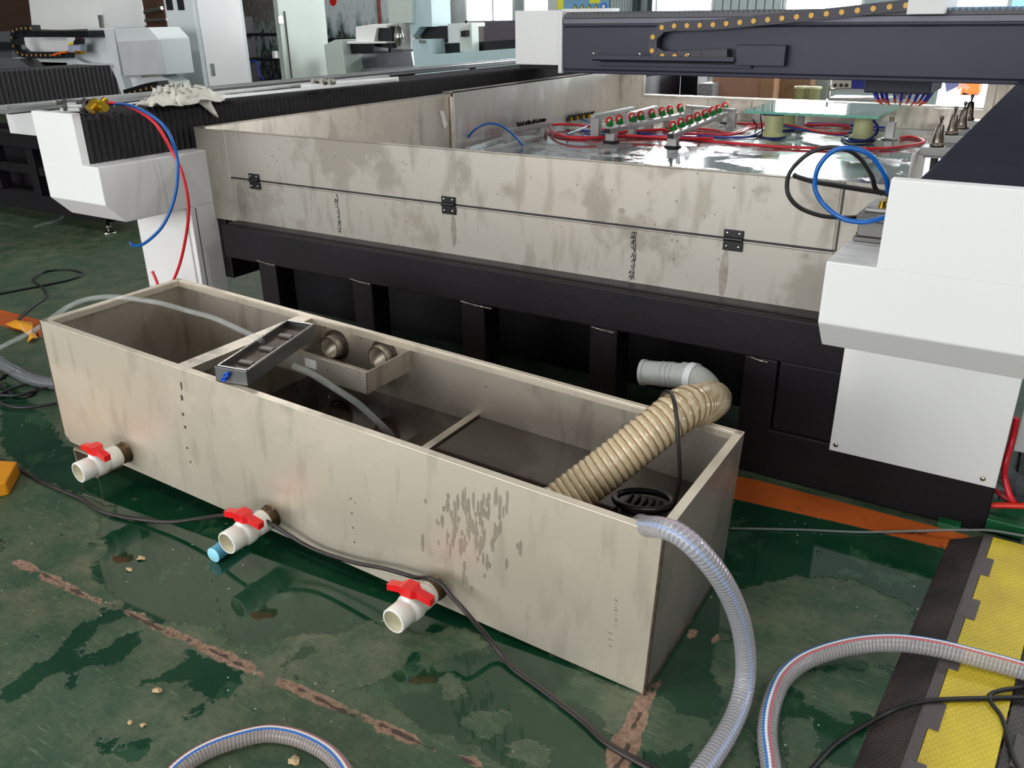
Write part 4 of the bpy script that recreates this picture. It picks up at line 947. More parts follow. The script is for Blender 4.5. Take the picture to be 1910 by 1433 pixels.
hose('thin clear tube hanging from under the steel box down into the dark water', [tw(tl(x, y, 2, z)) for x, y, z in ((545,682,.46),(560,688,.45),(580,697,.44),(622,723,.42),(666,752,.38),(694,777,.34),(718,800,.29),(738,822,.22))], .0115, HE, n=12)
# short clear tube behind the machines
hose('short piece of clear tube lying on the floor far left', [(62,424,'Z',.012),(90,416,'Z',.012),(110,410,'Z',.012),(119,402,'Z',.012)], .012, HE, n=10)

# ================================================================= CABLES ON THE FLOOR
def cable(label, pts, r=.006, m=CABLE, name='cable', cat='cable'):
    b = MB(); b.tube(P(*pts), r, 8, 10); return tag(b.build(name, m), label, cat)
cable('brown-black cable strung past the two near valves and across the wet floor', [(-30,850,'Z',.008),(15,863,'Z',.008),(75,898,'Z',.008),(151,931,'Z',.008),(188,954,'Z',.008),(251,968,'Z',.012),(314,974,'Z',.03),(370,968,'Z',.07),(415,962,'Z',.12),(452,958,'Z',.15),(480,963,'Z',.15),(518,985,'Y',1.525),(580,1022,'Y',1.535),(656,1048,'Y',1.535),(719,1061,'Y',1.535),(775,1077,'Y',1.53),(800,1078,'Y',1.515),(824,1090,'Y',1.52),(842,1112,'Y',1.515),(870,1143,'Y',1.50),(923,1206,'Z',.03),(956,1247,'Z',.008),(1002,1281,'Z',.007),(1080,1341,'Z',.007),(1132,1388,'Z',.007),(1215,1436,'Z',.007),(1300,1480,'Z',.007)], .0068)
cable('second thin cable lying right against the first one near the bottom edge', [(935,1218,'Z',.018),(962,1250,'Z',.006),(1012,1285,'Z',.006),(1088,1343,'Z',.006),(1140,1388,'Z',.006),(1222,1432,'Z',.006),(1310,1476,'Z',.006)], .004)
cable('thin pale wire running over the orange lane line beside the black base', [(1362,986,'Z',.005),(1430,987,'Z',.005),(1510,989,'Z',.005),(1606,993,'Z',.005),(1700,991,'Z',.012),(1760,989,'Z',.04),(1807,989,'Z',.052),(1850,990,'Z',.053),(1910,1000,'Z',.053),(1960,1010,'Z',.053)], .004, mat('grey_wire', (112, 116, 116), .45))
cable('black cable sweeping from the bottom edge up over the yellow ramp', [(1490,1460,'Z',.008),(1516,1433,'Z',.008),(1560,1388,'Z',.008),(1625,1347,'Z',.012),(1677,1321,'Z',.045),(1742,1307,'Z',.060),(1847,1303,'Z',.060),(1910,1302,'Z',.060),(1980,1304,'Z',.06)], .0062, BLACK)
cable('black cable dropping along the right edge of the yellow ramp', [(1960,1262,'Z',.06),(1910,1281,'Z',.062),(1868,1288,'Z',.064),(1846,1297,'Z',.062),(1850,1313,'Z',.060),(1868,1338,'Z',.057),(1883,1385,'Z',.057),(1893,1420,'Z',.057),(1915,1460,'Z',.056)], .0055, BLACK)
cable('dark cable curled in a loop on the green floor at the left', [(-40,556,'Z',.007),(0,548,'Z',.007),(63,536,'Z',.007),(126,523,'Z',.007),(153,511,'Z',.007),(126,503,'Z',.007),(84,507,'Z',.007),(62,522,'Z',.007),(80,537,'Z',.009),(85,553,'Z',.007),(66,568,'Z',.007),(50,581,'Z',.007),(35,597,'Z',.007),(47,607,'Z',.007),(70,625,'Z',.007)], .007, BLACK)
for i, (lb, pts) in enumerate((('black cable loop on the floor under the smoky hose', ((-20,690),(20,735),(62,735),(60,700),(30,690),(-10,715),(-30,750))),
    ('larger black cable loop beside the left tank corner', ((-20,745),(30,760),(90,755),(120,745),(100,722),(60,715),(0,735),(-30,760))),
    ('dark cable bundle passing behind the left end of the tank', ((-20,735),(30,738),(80,725),(130,715),(180,700))))):
    cable(lb, [(x, y, 'Z', .008+.006*i) for x, y in pts], .007, BLACK)
# cyan cap pipe lying on the floor behind the middle valve
a = at(398, 1036, Z=.026); d_ = (at(428, 1015, Z=.026)-a).normalized()
b = MB(); b.cyl(a, a+d_*.13, .0255, n=28); cp = b.build('blue_pipe', mat('sky_blue_pvc', (92, 166, 196), .35)); tag(cp, 'short sky blue pipe offcut lying on the wet floor behind the middle valve', 'pipe')
b = MB(); b.lathe(a-d_*.0002, -d_, [(0, .0255), (.001, .0245), (.0012, 0)], 28); b.build('end_face', mat('pale_blue_end', (150, 214, 232), .4), cp)
# paper and leaf scraps
random.seed(9)
for i, (x, y, s, lb) in enumerate(((264,1043,.016,'curled tan scrap on the wet floor near the reflection of the first valve'),(242,1064,.012,'flat beige scrap just in front of the curled one'),(295,1290,.014,'small tan scrap lying alone on the worn floor'),(267,1355,.010,'tan flake to the right of its twin near the lower left'),(243,1350,.008,'smallest tan flake near the lower left puddle'),(548,1422,.016,'yellowish crumpled scrap inside the curve of the bottom hose'))):
    p = at(x, y, Z=0); b = MB(); n = 9; vs = [(p.x, p.y, .009)]+[(p.x+s*random.uniform(.6, 1.3)*math.cos(2*PI*k/n), p.y+s*random.uniform(.5, 1.0)*math.sin(2*PI*k/n), .001+random.uniform(0, .006)) for k in range(n)]
    b.add(vs, [(0, 1+k, 1+(k+1) % n) for k in range(n)]); tag(b.build('scrap', mat('tan_scrap', (186, 160, 122), .8, var=.2, scale=60), solid=.0015), lb, 'scrap')
# orange plastic pieces at the left
for i, (pts, lb) in enumerate((([(10,604),(30,600),(60,602),(62,612),(55,622),(40,618),(25,614)], 'crumpled yellow-orange plastic piece lying over the lane line at the left'), ([(55,625),(66,621),(70,630),(60,634),(50,634)], 'small yellow-orange plastic piece beside the left tank corner'))):
    q = [at(x, y, Z=.02) for x, y in pts]; c = sum(q, Vector())/len(q); n = len(q); b = MB()
    vs = [Vector((c.x, c.y, .045))]+[Vector((v.x, v.y, random.uniform(.004, .03))) for v in q]
    b.add(vs, [(0, 1+k, 1+(k+1) % n) for k in range(n)]); tag(b.build('plastic_piece', mat('orange_yellow_plastic', (222, 150, 24), .4), solid=.004), lb, 'plastic')
# yellow steel box at the left edge
q = [at(-60, 850, Z=.0), at(14, 905, Z=0)]
b = MB(); a = at(8, 928, Z=0); b.prism([(a.x-.5, a.y-.30), (a.x-.02, a.y-.02), (a.x+.0, a.y+.02), (a.x-.12, a.y+.13), (a.x-.6, a.y-.08)], 2, 0, .055)
tag(b.build('yellow_block', mat('chipped_yellow_paint', (210, 138, 20), .45, var=.12, scale=10), None, .006), 'chipped yellow metal block poking in at the left edge', 'block')

# ================================================================= CABLE RAMP
def rampmat(name, col, hi):
    m = bpy.data.materials.new(name); m.use_nodes = True; nt = NT(m); b = nt.n['Principled BSDF']
    tc = nt.new('ShaderNodeTexCoord').outputs['Object']
    mp = nt.new('ShaderNodeMapping', inp={'Vector': tc, 'Scale': (70., 70., 70.)}).outputs[0]
    sp = nt.new('ShaderNodeSeparateXYZ', inp={0: mp}); 
    f = math_(nt, 'MULTIPLY', math_(nt, 'SINE', math_(nt, 'MULTIPLY', sp.outputs[0], 6.0)), math_(nt, 'SINE', math_(nt, 'MULTIPLY', sp.outputs[1], 4.5)))
    bumps = ramp(nt, f, [(.25, (0, 0, 0)), (.6, (1, 1, 1))])
    no = nt.new('ShaderNodeTexNoise', inp={'Vector': tc, 'Scale': 7., 'Detail': 6.}).outputs[0]
    c = mixc(nt, ramp(nt, no, [(.4, (0, 0, 0)), (.7, (1, 1, 1))]), lin(col), lin(hi))
    nt.link(c, b.inputs['Base Color']); b.inputs['Roughness'].default_value = .5
    bp = nt.new('ShaderNodeBump', inp={'Height': bumps, 'Strength': .6, 'Distance': .003}); nt.link(bp.outputs[0], b.inputs['Normal']); return m
RB = rampmat('ribbed_black_rubber', (40, 33, 34), (66, 56, 52)); RY = rampmat('ribbed_yellow_lid', (206, 186, 38), (186, 160, 42)); RS = mat('smooth_black_rubber', (76, 68, 68), .5, var=.12, scale=10)
def cable_ramp():
    ang = math.atan2(.065, 1.107); y0, y1 = .9, 2.74
    r = thing('cable_ramp', 'black rubber cable protector ramp with a long yellow lid', 'cable ramp')
    x0 = -.075+(1.642-1.642)*0
    def L2(x, y, z): return (x+(y-1.68)*.058, y, z)      # ramp runs slightly off the machine's axis
    def prism_x(b, prof, ya, yb, mi=0):
        n = len(prof); b.add([L2(x, ya, z) for x, z in prof]+[L2(x, yb, z) for x, z in prof], [list(range(n))[::-1], list(range(n, 2*n))]+[(i, (i+1) % n, n+(i+1) % n, n+i) for i in range(n)], mi)
    b = MB(); prism_x(b, [(-.115, 0), (-.0, 0), (-.0, .050), (-.018, .050), (-.105, .006)], y0, y1); prism_x(b, [(.155, 0), (.60, 0), (.59, .006), (.175, .050), (.155, .050)], y0, y1); prism_x(b, [(-.0, 0), (.155, 0), (.155, .035), (0, .035)], y0, y1)
    b.build('rubber_base', RB, r)
    b = MB(); prism_x(b, [(.004, .036), (.150, .036), (.150, .053), (.004, .053)], y0, y1); 
    yl = b.build('yellow_lid', RY, r, .0015); yl['label'] = 'yellow studded lid'
    # locking tabs along the left edge, with notches
    ys = [2.60, 2.36, 2.12, 1.88, 1.66, 1.44, 1.20]
    b = MB()
    for yy in ys: b = MB(); prism_x(b, [(-.018, .048), (.026, .048), (.026, .056), (-.018, .056)], yy-.10, yy); b.build('locking_tab', RS, r, .001)
    b = MB(); prism_x(b, [(-.022, .048), (.003, .048), (.003, .0545), (-.022, .0545)], y0, y1)
    b.build('edge_strip', RS, r, .001)
    for yy in (2.5, 2.2, 1.9, 1.6): b = MB(); prism_x(b, [(.175, .050), (.215, .047), (.215, .053), (.175, .056)], yy-.14, yy-.03); b.build('side_tab', RS, r, .001)
cable_ramp()
# ================================================================= ON THE FAR END COVER
# brass valve set with an air cylinder on top of the bellows
q = at(165, 204, Z=1.215); av = thing('brass_valve_set', 'yellow brass fittings joined to a grey air cylinder on top of the far bellows', 'valve', (q.x, q.y, 1.205))
a = at(124, 198, Z=1.23); c = at(160, 197, Z=1.23); d_ = (c-a).normalized()
b = MB(); b.prism([(a.x, a.y-.035), (c.x, c.y-.035), (c.x, c.y+.035), (a.x, a.y+.035)], 2, 1.206, 1.225); b.cyl(a+Vector((0, 0, .0)), c+Vector((0, 0, .0)), .026, n=20); b.build('air_cylinder', ALUD, av, .002)
b = MB()
for p in (a, c):
    b.cyl(p-d_*.008, p+d_*.008, .034, n=8)
    for s_ in (-1, 1): b.cyl(p+Vector((0, s_*.03, .018))-d_*.012, p+Vector((0, s_*.03, .018))+d_*.012, .009, n=8)
b.build('end_flange', mat('dark_cast_flange', (66, 64, 62), .5, .5), av)
b = MB(); p = c+d_*.02; p2 = at(196, 200, Z=1.235); b.cyl(p, p+d_*.03, .026, n=6); e2 = p.lerp(p2, .55); b.cyl(p+d_*.03, e2, .018, n=12); b.cyl(e2, e2.lerp(p2, .5), .027, n=6); b.cyl(e2.lerp(p2, .5), p2, .019, n=10)
b.cyl(e2+Vector((0, 0, .02)), e2+Vector((0, -.045, -.012)), .024, n=14); b.cyl(e2, e2+Vector((.01, .04, .03)), .014, n=6); b.build('brass_fitting', BRASS, av)
# air tubes drooping from it
b = MB(); b.tube(P((193,195,'Y',2.55),(215,194,'Y',2.56),(239,196,'Y',2.57),(269,208,'Y',2.59),(299,228,'Y',2.61),(319,257,'Y',2.62),(331,299,'Y',2.63),(330,345,'Y',2.60),(320,387,'Y',2.56),(303,422,'Y',2.52),(284,443,'Y',2.50),(264,457,'Y',2.49),(248,458,'Y',2.49),(243,452,'Y',2.49)), .0075, 10, 8)
tag(b.build('air_tube', BLUET), 'blue air tube drooping from the brass fitting past the far white column', 'tube')
b = MB(); b.tube(P((190,192,'Y',2.54),(215,193,'Y',2.56),(250,203,'Y',2.60),(285,226,'Y',2.62),(306,255,'Y',2.64),(322,285,'Y',2.66),(337,315,'Y',2.66),(348,355,'Y',2.66),(352,395,'Y',2.66),(347,440,'Y',2.66),(337,487,'Y',2.66),(325,520,'Y',2.66),(312,545,'Y',2.64),(300,545,'Y',2.62),(291,522,'Y',2.62),(284,506,'Y',2.62)), .0075, 10, 8)
tag(b.build('air_tube', REDT), 'red air tube hanging from the brass fitting down behind the tank corner', 'tube')
# crumpled cloth
def cloth_obj():
    top = [(262,196),(285,186),(292,170),(315,158),(345,155),(368,168),(380,180),(392,196),(405,218),(397,208),(378,193),(370,202),(345,205),(330,200),(300,198),(280,197)]
    cx0, cy0 = 336, 182; vs = []; fs = []; n = 64; m = 9; random.seed(21)
    base = [at(x, y, Z=1.205) for x, y in ((262,196),(330,204),(372,203),(385,182),(350,176),(300,180))]
    c = at(332, 192, Z=1.205)
    b = MB(); vs = []
    for j in range(m+1):
        f = j/m
        for i in range(n):
            an = 2*PI*i/n; ext_y = .24*(1+.25*math.cos(an-.3)); ext_x = .13
            x = c.x+math.cos(an+PI/2)*ext_x*f*(1+.12*math.sin(5*an)); y = c.y+math.sin(an+PI/2)*ext_y*f*(1+.10*math.sin(7*an+1))
            h = .085*(1-f**2.2)+.012*math.sin(an*9+f*7)*f*(1-f*.5)+.010*math.sin(an*5-f*11)+.006*math.sin(an*17+f*3)*f
            h *= (.75+.5*random.random()*.3); vs.append((x+.012*math.sin(an*13+f*9), y+.014*math.cos(an*11-f*8), max(1.202, 1.205+h+(.010*math.sin(an*23+f*5)+.010*math.sin(an*3+f*14))*min(1, (1-f)*3))))
    for j in range(m):
        for i in range(n): fs.append((j*n+i, j*n+(i+1) % n, (j+1)*n+(i+1) % n, (j+1)*n+i))
    b.add(vs, fs, smooth=True)
    # corner hanging over the side
    tail = [(at(378,186,X=-3.83), .045), (at(386,196,X=-3.822), .032), (at(394,205,X=-3.818), .022), (at(400,212,X=-3.815), .014), (at(405,219,X=-3.812), .003)]
    k = len(b.v); tv = []
    s0 = at(366, 176, Z=1.235)
    rows = [(s0, .07)]+tail
    for p, w in rows: tv += [(p.x, p.y-w, p.z), (p.x+.012, p.y-w*.3, p.z+.004), (p.x+.004, p.y+w*.3, p.z-.002), (p.x, p.y+w, p.z)]
    b.add(tv, [(r_*4+i, r_*4+i+1, (r_+1)*4+i+1, (r_+1)*4+i) for r_ in range(len(rows)-1) for i in range(3)], smooth=True)
    tail2 = [(at(290,190,Z=1.215), .05), (at(276,192,Z=1.212), .03), (at(262,196,Z=1.210), .006)]
    tv = []
    for p, w in tail2: tv += [(p.x-w, p.y, p.z), (p.x, p.y, p.z+w*.4), (p.x+w, p.y, p.z)]
    b.add(tv, [(r_*3+i, r_*3+i+1, (r_+1)*3+i+1, (r_+1)*3+i) for r_ in range(2) for i in range(2)], smooth=True)
    o = b.build('cleaning_cloth', CLOTHM, solid=.004); return tag(o, 'crumpled off-white cloth lying on the far bellows with one corner hanging down', 'cloth')
cloth_obj()
# aluminium bars lying on the bellows
for i, (pa, pb, w_b, lb) in enumerate((((330,186),(738,147),.013,'long aluminium bar on the far bellows, the one nearest the tray'),((395,172),(722,140),.022,'wide aluminium profile lying behind the long bar on the far bellows'),((596,153),(742,143),.010,'short bar stacked against the wide profile by the black connectors'))):
    z = 1.222+.012*(i == 2); a = at(*pa, Z=z); c = at(*pb, Z=z); d_ = (c-a).normalized(); s = Vector((-d_.y, d_.x, 0))*w_b; q = [a-s, a+s, c+s, c-s]; b = MB()
    b.add([Vector((v.x, v.y, 1.206)) for v in q]+q, [(3, 2, 1, 0), (4, 5, 6, 7), (0, 1, 5, 4), (1, 2, 6, 5), (2, 3, 7, 6), (3, 0, 4, 7)]); tag(b.build('aluminium_bar', ALU, None, .002), lb, 'bar')
a = at(610, 152, Z=1.235); b = MB()
for k in range(4):
    p = a+Vector((-.05+.035*k, -.03+.03*(k % 2), 0)); b.cyl(p, p+Vector((.01, -.045, .005)), .017, n=12); b.cyl(p+Vector((.01, -.045, .005)), p+Vector((.012, -.055, .006)), .012, n=10)
tag(b.build('bar_connector', mat('dull_grey_connector', (128, 124, 116), .5, .5, var=.3, scale=30)), 'cluster of dull grey connectors lying on the bars over the far bellows', 'connector')
p = at(584, 166, Z=1.205); b = MB(); b.box((p.x-.05, p.y-.05, 1.204), (p.x+.04, p.y+.05, 1.232)); tag(b.build('white_block', mat('white_nylon_block', (214, 214, 214), .4), None, .004), 'small white block beside the bars on the far bellows', 'block')

# ================================================================= ON THE NEAR END COVER
q = at(1632, 405, X=-.42); cl = thing('air_cylinder', 'grey compact air cylinder standing on the step of the near white end cover', 'air cylinder', (-.42, 2.72, .976))
b = MB(); b.box((-.465, 2.60, .976), (-.355, 2.80, .99)); b.box((-.458, 2.61, .99), (-.36, 2.79, 1.035)); b.box((-.465, 2.60, 1.035), (-.355, 2.80, 1.056)); b.build('body', mat('grey_cast_aluminium', (104, 102, 100), .4, .7, var=.1), cl, .003)
b = MB(); b.box((-.452, 2.64, 1.056), (-.362, 2.79, 1.068)); b.build('clamp_plate', ALUD, cl, .003)
for y in (2.67, 2.78):
    b = MB(); b.cyl((-.41, y, 1.068), (-.41, y, 1.074), .011, n=12); b.cyl((-.41, y, 1.074), (-.41, y, 1.086), .009, n=6); b.build('bolt', BRASS, cl)
b = MB()
for y in (2.66, 2.78):
    for z in (.983, 1.042): b = MB(); b.cyl((-.468, y, z), (-.464, y, z), .007, n=10); b.build('socket_screw', BLACK, cl)
def loop(label, pts, r, m):
    b = MB(); b.tube(P(*pts), r, 10, 8); return tag(b.build('air_tube', m), label, 'tube')
loop('black air tube looping in front of the stainless tray and back to the grey cylinder', [(1645,362,'Y',2.70),(1632,350,'Y',2.68),(1626,327,'Y',2.66),(1606,297,'Y',2.64),(1581,280,'Y',2.62),(1543,275,'Y',2.61),(1505,289,'Y',2.60),(1475,319,'Y',2.60),(1468,345,'Y',2.60),(1473,368,'Y',2.60),(1493,388,'Y',2.61),(1530,402,'Y',2.63),(1570,406,'Y',2.66),(1603,405,'Y',2.70)], .0066, BLACK)
loop('bright blue air tube making a large loop beside the grey cylinder', [(1660,402,'Y',2.50),(1631,411,'Y',2.52),(1601,414,'Y',2.53),(1568,406,'Y',2.54),(1538,383,'Y',2.55),(1523,360,'Y',2.55),(1520,338,'Y',2.55),(1528,309,'Y',2.55),(1551,284,'Y',2.56),(1581,276,'Y',2.57),(1618,286,'Y',2.58),(1643,314,'Y',2.60),(1654,339,'Y',2.62),(1657,365,'Y',2.66)], .0072, BLUET)
loop('thick black tube with a cut end lying over the tray rim to the grey cylinder', [(1481,326,'Y',2.93),(1488,330,'Y',2.92),(1520,339,'Y',2.86),(1556,345,'Y',2.80),(1600,352,'Y',2.74),(1640,358,'Y',2.68),(1665,362,'Y',2.64)], .0085, BLACK)

# ================================================================= RIGHT EDGE, UNDER THE NEAR COLUMN
loop('red air tube curving down behind the near column at the right edge', [(1896,780,'Y',2.95),(1888,820,'Y',2.95),(1876,862,'Y',2.92),(1874,890,'Y',2.92),(1884,925,'Y',2.90),(1896,945,'Y',2.90)], .010, REDT)
loop('short red tube lying across the bottom right of the near column', [(1846,943,'Y',2.88),(1875,943,'Y',2.88),(1910,944,'Y',2.88),(1950,945,'Y',2.88)], .010, mat('orange_red_tube', (224, 50, 36), .3))
loop('darker red tube slanting out from under the near column', [(1845,905,'Y',2.96),(1865,922,'Y',2.94),(1888,940,'Y',2.93)], .008, mat('dark_red_tube', (160, 26, 36), .35))
b = MB(); a = at(1815, 985, Z=.03); c = at(1862, 985, Z=.03); d0 = at(1868, 962, Z=.03)
b.box((-.01, 2.845, .008), (.15, 3.0, .055)); b.box((-.10, 2.80, .0), (-.03, 2.86, .02)); tag(b.build('green_plate', GREENF, None, .003), 'green painted steel foot plate beside the corner of the black base', 'plate')
b = MB(); b.box((.07, 3.10, .20), (.16, 3.13, .42)); tag(b.build('white_card', WHITE), 'white card hanging behind the near column at the right edge', 'card')
hose('thick smoky hose behind the near column at the right edge', [(1840,850,'Y',3.1),(1865,878,'Y',3.08),(1890,900,'Y',3.05),(1930,925,'Y',3.0)], .035, HD)
b = MB(); b.box((.10, 2.93, .0), (1.6, 3.6, .05)); b.box((.30, 3.25, .05), (1.6, 3.9, .62)); b.box((.06, 3.0, 0), (.45, 3.12, .03))
tag(b.build('electrical_trunking', BLACKP, None, .004), 'black steel trunking on the floor at the right edge', 'trunking')

# ================================================================= SECOND MACHINE AT THE LEFT
m2 = thing('neighbouring_machine', 'second machining centre at the left edge, black frame with white carriage', 'machine', (-8, 5, 0))
X2 = -6.35
b = MB(); b.box((-11, 3.97, .10), (X2, 4.10, .24)); b.box((-11, 3.99, .62), (X2-.05, 4.10, .74)); 
for x in (-10.5, -9.4, -8.6, -7.9, -7.3, -6.6): b.box((x, 3.98, .24), (x+.1, 4.08, .62))
b.prism([(-8.4, .24), (-7.2, .24), (-7.2, .40), (-7.9, .40)], 1, 4.2, 4.22); b.box((-11, 4.0, .40), (X2, 4.05, .47)); b.box((X2-.12, 3.98, .10), (X2, 10.5, .75)); b.box((-11, 4.35, .1), (X2-.12, 4.37, .74))  # last box: added dark plate standing in for shade inside the frame
b.build('base_frame', BLACKP, m2, .005)
for x, y in ((-6.42, 4.03), (-8.3, 4.03)):
    b = MB(); b.lathe((x, y, 0), (0, 0, 1), [(0, 0), (0, .055), (.008, .055), (.02, .022), (.022, .012), (.10, .012), (.10, 0)], 18); b.cyl((x, y, .05), (x, y, .065), .022, n=6); b.build('levelling_foot', CHROME, m2)
a0 = at(0, 222, X=-6.95); a1 = at(108, 190, X=-6.95)
b = MB(); b.box((-7.4, 3.95, .74), (-6.9, 5.2, .93)); b.build('end_cover', WHITE, m2, .004)
# its bellows with a sloping end
zb0, zb1 = at(0, 196, X=-6.9).z, at(0, 134, X=-6.9).z; ye = at(205, 120, X=-6.9).y; ye2 = at(225, 176, X=-6.9).y
b = MB(); n = 60; y0 = 3.5; vs = []; fs = []
for i in range(n+1):
    y = y0+(ye2-y0)*i/n; o = .012 if i % 2 else 0; zt_ = zb1-(max(0, y-(ye))/(max(.01, ye2-ye)))*(zb1-zb0)*.8
    vs += [(-6.9+o, y, zb0), (-6.9+o, y, zt_), (-7.35, y, zt_), (-7.35, y, zb0)]
for i in range(n):
    for k in range(3): fs.append((i*4+k, i*4+k+1, i*4+k+5, i*4+k+4))
b.add(vs, fs); b.add(vs[-4:], [(0, 1, 2, 3)]); b.build('bellows', BELLOW, m2)
# carriage, outlined in its own vertical plane and given real thickness
def slab(pts, plane, v, depth, m, name, parent=None, bevel=0.):
    """solid plate: outline from the photo placed on one vertical plane, then extruded by depth"""
    q = [at(x, y, **{plane: v}) for x, y in pts]; k = Vector((depth, 0, 0)) if plane == 'X' else Vector((0, depth, 0)); n = len(q); b = MB()
    b.add(q+[p+k for p in q], [list(range(n)), list(range(n, 2*n))[::-1]]+[(i, (i+1) % n, n+(i+1) % n, n+i) for i in range(n)]); return b.build(name, m, parent, bevel)
car = slab([(165,53),(212,54),(226,140),(238,178),(228,179),(218,152),(198,121),(126,117),(30,108),(34,112),(22,108),(60,112),(120,104),(150,80)], 'Y', 6.3, .25, WHITE2, 'carriage_side', m2)
slab([(30,108),(130,106),(160,118),(196,120),(198,124),(60,124),(34,122)], 'Y', 6.2, .3, WHITE2, 'carriage_shelf', m2)
slab([(212,53),(276,51),(292,68),(295,72),(306,140),(232,143)], 'Y', 6.25, .4, WHITE2, 'motor_cover', m2, .01)
slab([(219,78),(296,74),(305,138),(231,142)], 'Y', 6.22, .03, mat('light_grey_cover', (178, 180, 182), .5), 'cover_plate', m2, .004)
slab([(234,146),(300,141),(325,152),(330,168),(300,178),(285,160),(228,175)], 'Y', 6.4, .2, WHITE2, 'chain_bracket', m2)
slab([(50,-30),(180,-30),(192,53),(120,56),(60,55)], 'Y', 6.9, .6, WHITE, 'column', m2, .005)
slab([(182,28),(188,28),(191,53),(186,53)], 'Y', 6.88, .03, ALUD, 'column_trim', m2)
slab([(41,58),(163,57),(166,70),(43,69)], 'Y', 6.1, .2, BLACKM, 'guide_rail', m2)
slab([(45,70),(125,70),(125,95),(118,100),(60,98),(48,86)], 'Y', 6.35, .1, WHITE, 'back_panel', m2)
slab([(-40,60),(22,58),(22,112),(-40,112)], 'Y', 6.8, .3, mat('mid_grey_machine', (96, 98, 102), .5, .3), 'drive_housing', m2)
slab([(-40,78),(30,79),(30,94),(-40,94)], 'Y', 6.6, .1, BLACKM, 'guide_rail', m2)
slab([(-40,110),(35,110),(62,130),(-40,131)], 'Y', 6.0, .2, mat('grey_bracket_metal', (120, 122, 124), .4, .6), 'rail_bracket', m2)
slab([(60,115),(125,117),(125,127),(70,128)], 'Y', 6.2, .2, BLACKM, 'rail_block', m2)
# energy chains of that machine
def chain(pts, w, r, parent, m=BLACKM, name='energy_chain', pinr=.012, step=.09):
    path = resample(catmull(P(*pts), 8), step); b = MB()
    for i in range(len(path)-1):
        a, c = path[i], path[i+1]; t = (c-a).normalized(); up = Vector((0, 1, 0)).cross(t).normalized(); m_ = (a+c)/2; Lk = (c-a).length*.54
        q = [m_+t*sx*Lk+up*sz*r for sx, sz in ((-1, -1), (1, -1), (1, 1), (-1, 1))]; k = Vector((0, w, 0))
        b.add(q+[v+k for v in q], [(0, 1, 2, 3), (7, 6, 5, 4), (0, 4, 5, 1), (1, 5, 6, 2), (2, 6, 7, 3), (3, 7, 4, 0)])
    o = b.build(name, m, parent)
    for a in path[:-1]:
        s_ = MB(); s_.cyl(a+Vector((0, -.004, 0)), a+Vector((0, .001, 0)), pinr, n=10); s_.build('chain_pin', mat('dull_brass_pin', (176, 132, 80), .4, .3), o)
chain([(57,53,'Y',6.05),(40,53,'Y',6.05),(27,56,'Y',6.05),(22,64,'Y',6.05),(23,80,'Y',6.05),(30,95,'Y',6.05),(42,102,'Y',6.05),(70,103,'Y',6.05),(95,103,'Y',6.05),(125,102,'Y',6.05)], .12, .035, m2, step=.095, pinr=.016)
chain([(232,177,'Y',5.3),(250,172,'Y',5.3),(270,166,'Y',5.3),(300,160,'Y',5.3)], .12, .045, m2, step=.09, pinr=.014)
wv = MB(); wv.tube(P((98,103,'Y',6.0),(112,99,'Y',6.0),(124,97,'Y',6.0)), .012, 6, 5); wv.build('orange_wire', mat('orange_wire', (220, 90, 30), .4), m2)
bx_ = thing('solenoid_block', 'small grey and yellow solenoid block on the white carriage far left', 'valve block', tuple(at(140, 102, Y=6.1)))
slab([(126,84),(150,84),(150,98),(128,98)], 'Y', 6.1, .08, mat('blue_grey_block', (150, 158, 176), .4), 'block', bx_)
slab([(127,80),(137,78),(137,83),(127,84)], 'Y', 6.08, .06, mat('yellow_plug', (214, 180, 60), .4), 'plug', bx_); slab([(139,95),(150,95),(150,101),(139,101)], 'Y', 6.08, .06, BRASS, 'plug', bx_); slab([(137,76),(149,72),(149,83),(137,83)], 'Y', 6.08, .06, BLACKM, 'plug', bx_)

def grounded(pts, Y, d, m, name, bev=.004):
    q = [at(x, y, Y=Y) for x, y in pts]; zc = sum(p.z for p in q)/len(q); b = MB(); n = len(q)
    q = [Vector((p.x, p.y, p.z if p.z > zc else 0.)) for p in q]; k = Vector((0, d, 0))
    b.add(q+[p+k for p in q], [list(range(n)), list(range(n, 2*n))[::-1]]+[(i, (i+1) % n, n+(i+1) % n, n+i) for i in range(n)]); return b.build(name, m, None, bev)
def low(pts, Y, d, m, name, label, cat, bev=.004, g=True): return tag(grounded(pts, Y, d, m, name, bev) if g else slab(pts, 'Y', Y, d, m, name, None, bev), label, cat)
# ================================================================= CABINETS AND BACKGROUND MACHINES
def bgbox(pxl, pxc, pxr, py, Yf, z0, z1, m, name, parent=None, bevel=.006, m2_=None):
    """upright box standing at real size: front-left, corner and rear-right edges read at height of py"""
    c = at(pxc, py, Y=Yf); l = at(pxl, py, Y=Yf); yb = at(pxr, py, X=c.x).y if pxr else Yf+.5
    b = MB(); b.box((l.x, Yf, z0), (c.x, yb, z1)); return b.build(name, m, parent, bevel), (l.x, c.x, Yf, yb)
cb = thing('control_cabinet', 'tall white control cabinet with two vents, standing left of the mural', 'cabinet', tuple(at(382, 166, Y=7.0))[:2]+(0,))
o, e = bgbox(331, 382, 472, 162, 7.0, 0, 2.3, WHITE2, 'body', cb)
l, c, yf, yb = e
b = MB(); b.box((c, yf+.06, .12), (c+.012, yb-.05, 2.28)); dd = b.build('door', WHITE, cb, .003)
p = at(397, 132, X=c+.012); b = MB(); b.box((c+.010, p.y-.03, p.z-.06), (c+.018, p.y+.03, p.z+.08)); b.build('handle', CHROME, dd, .004)
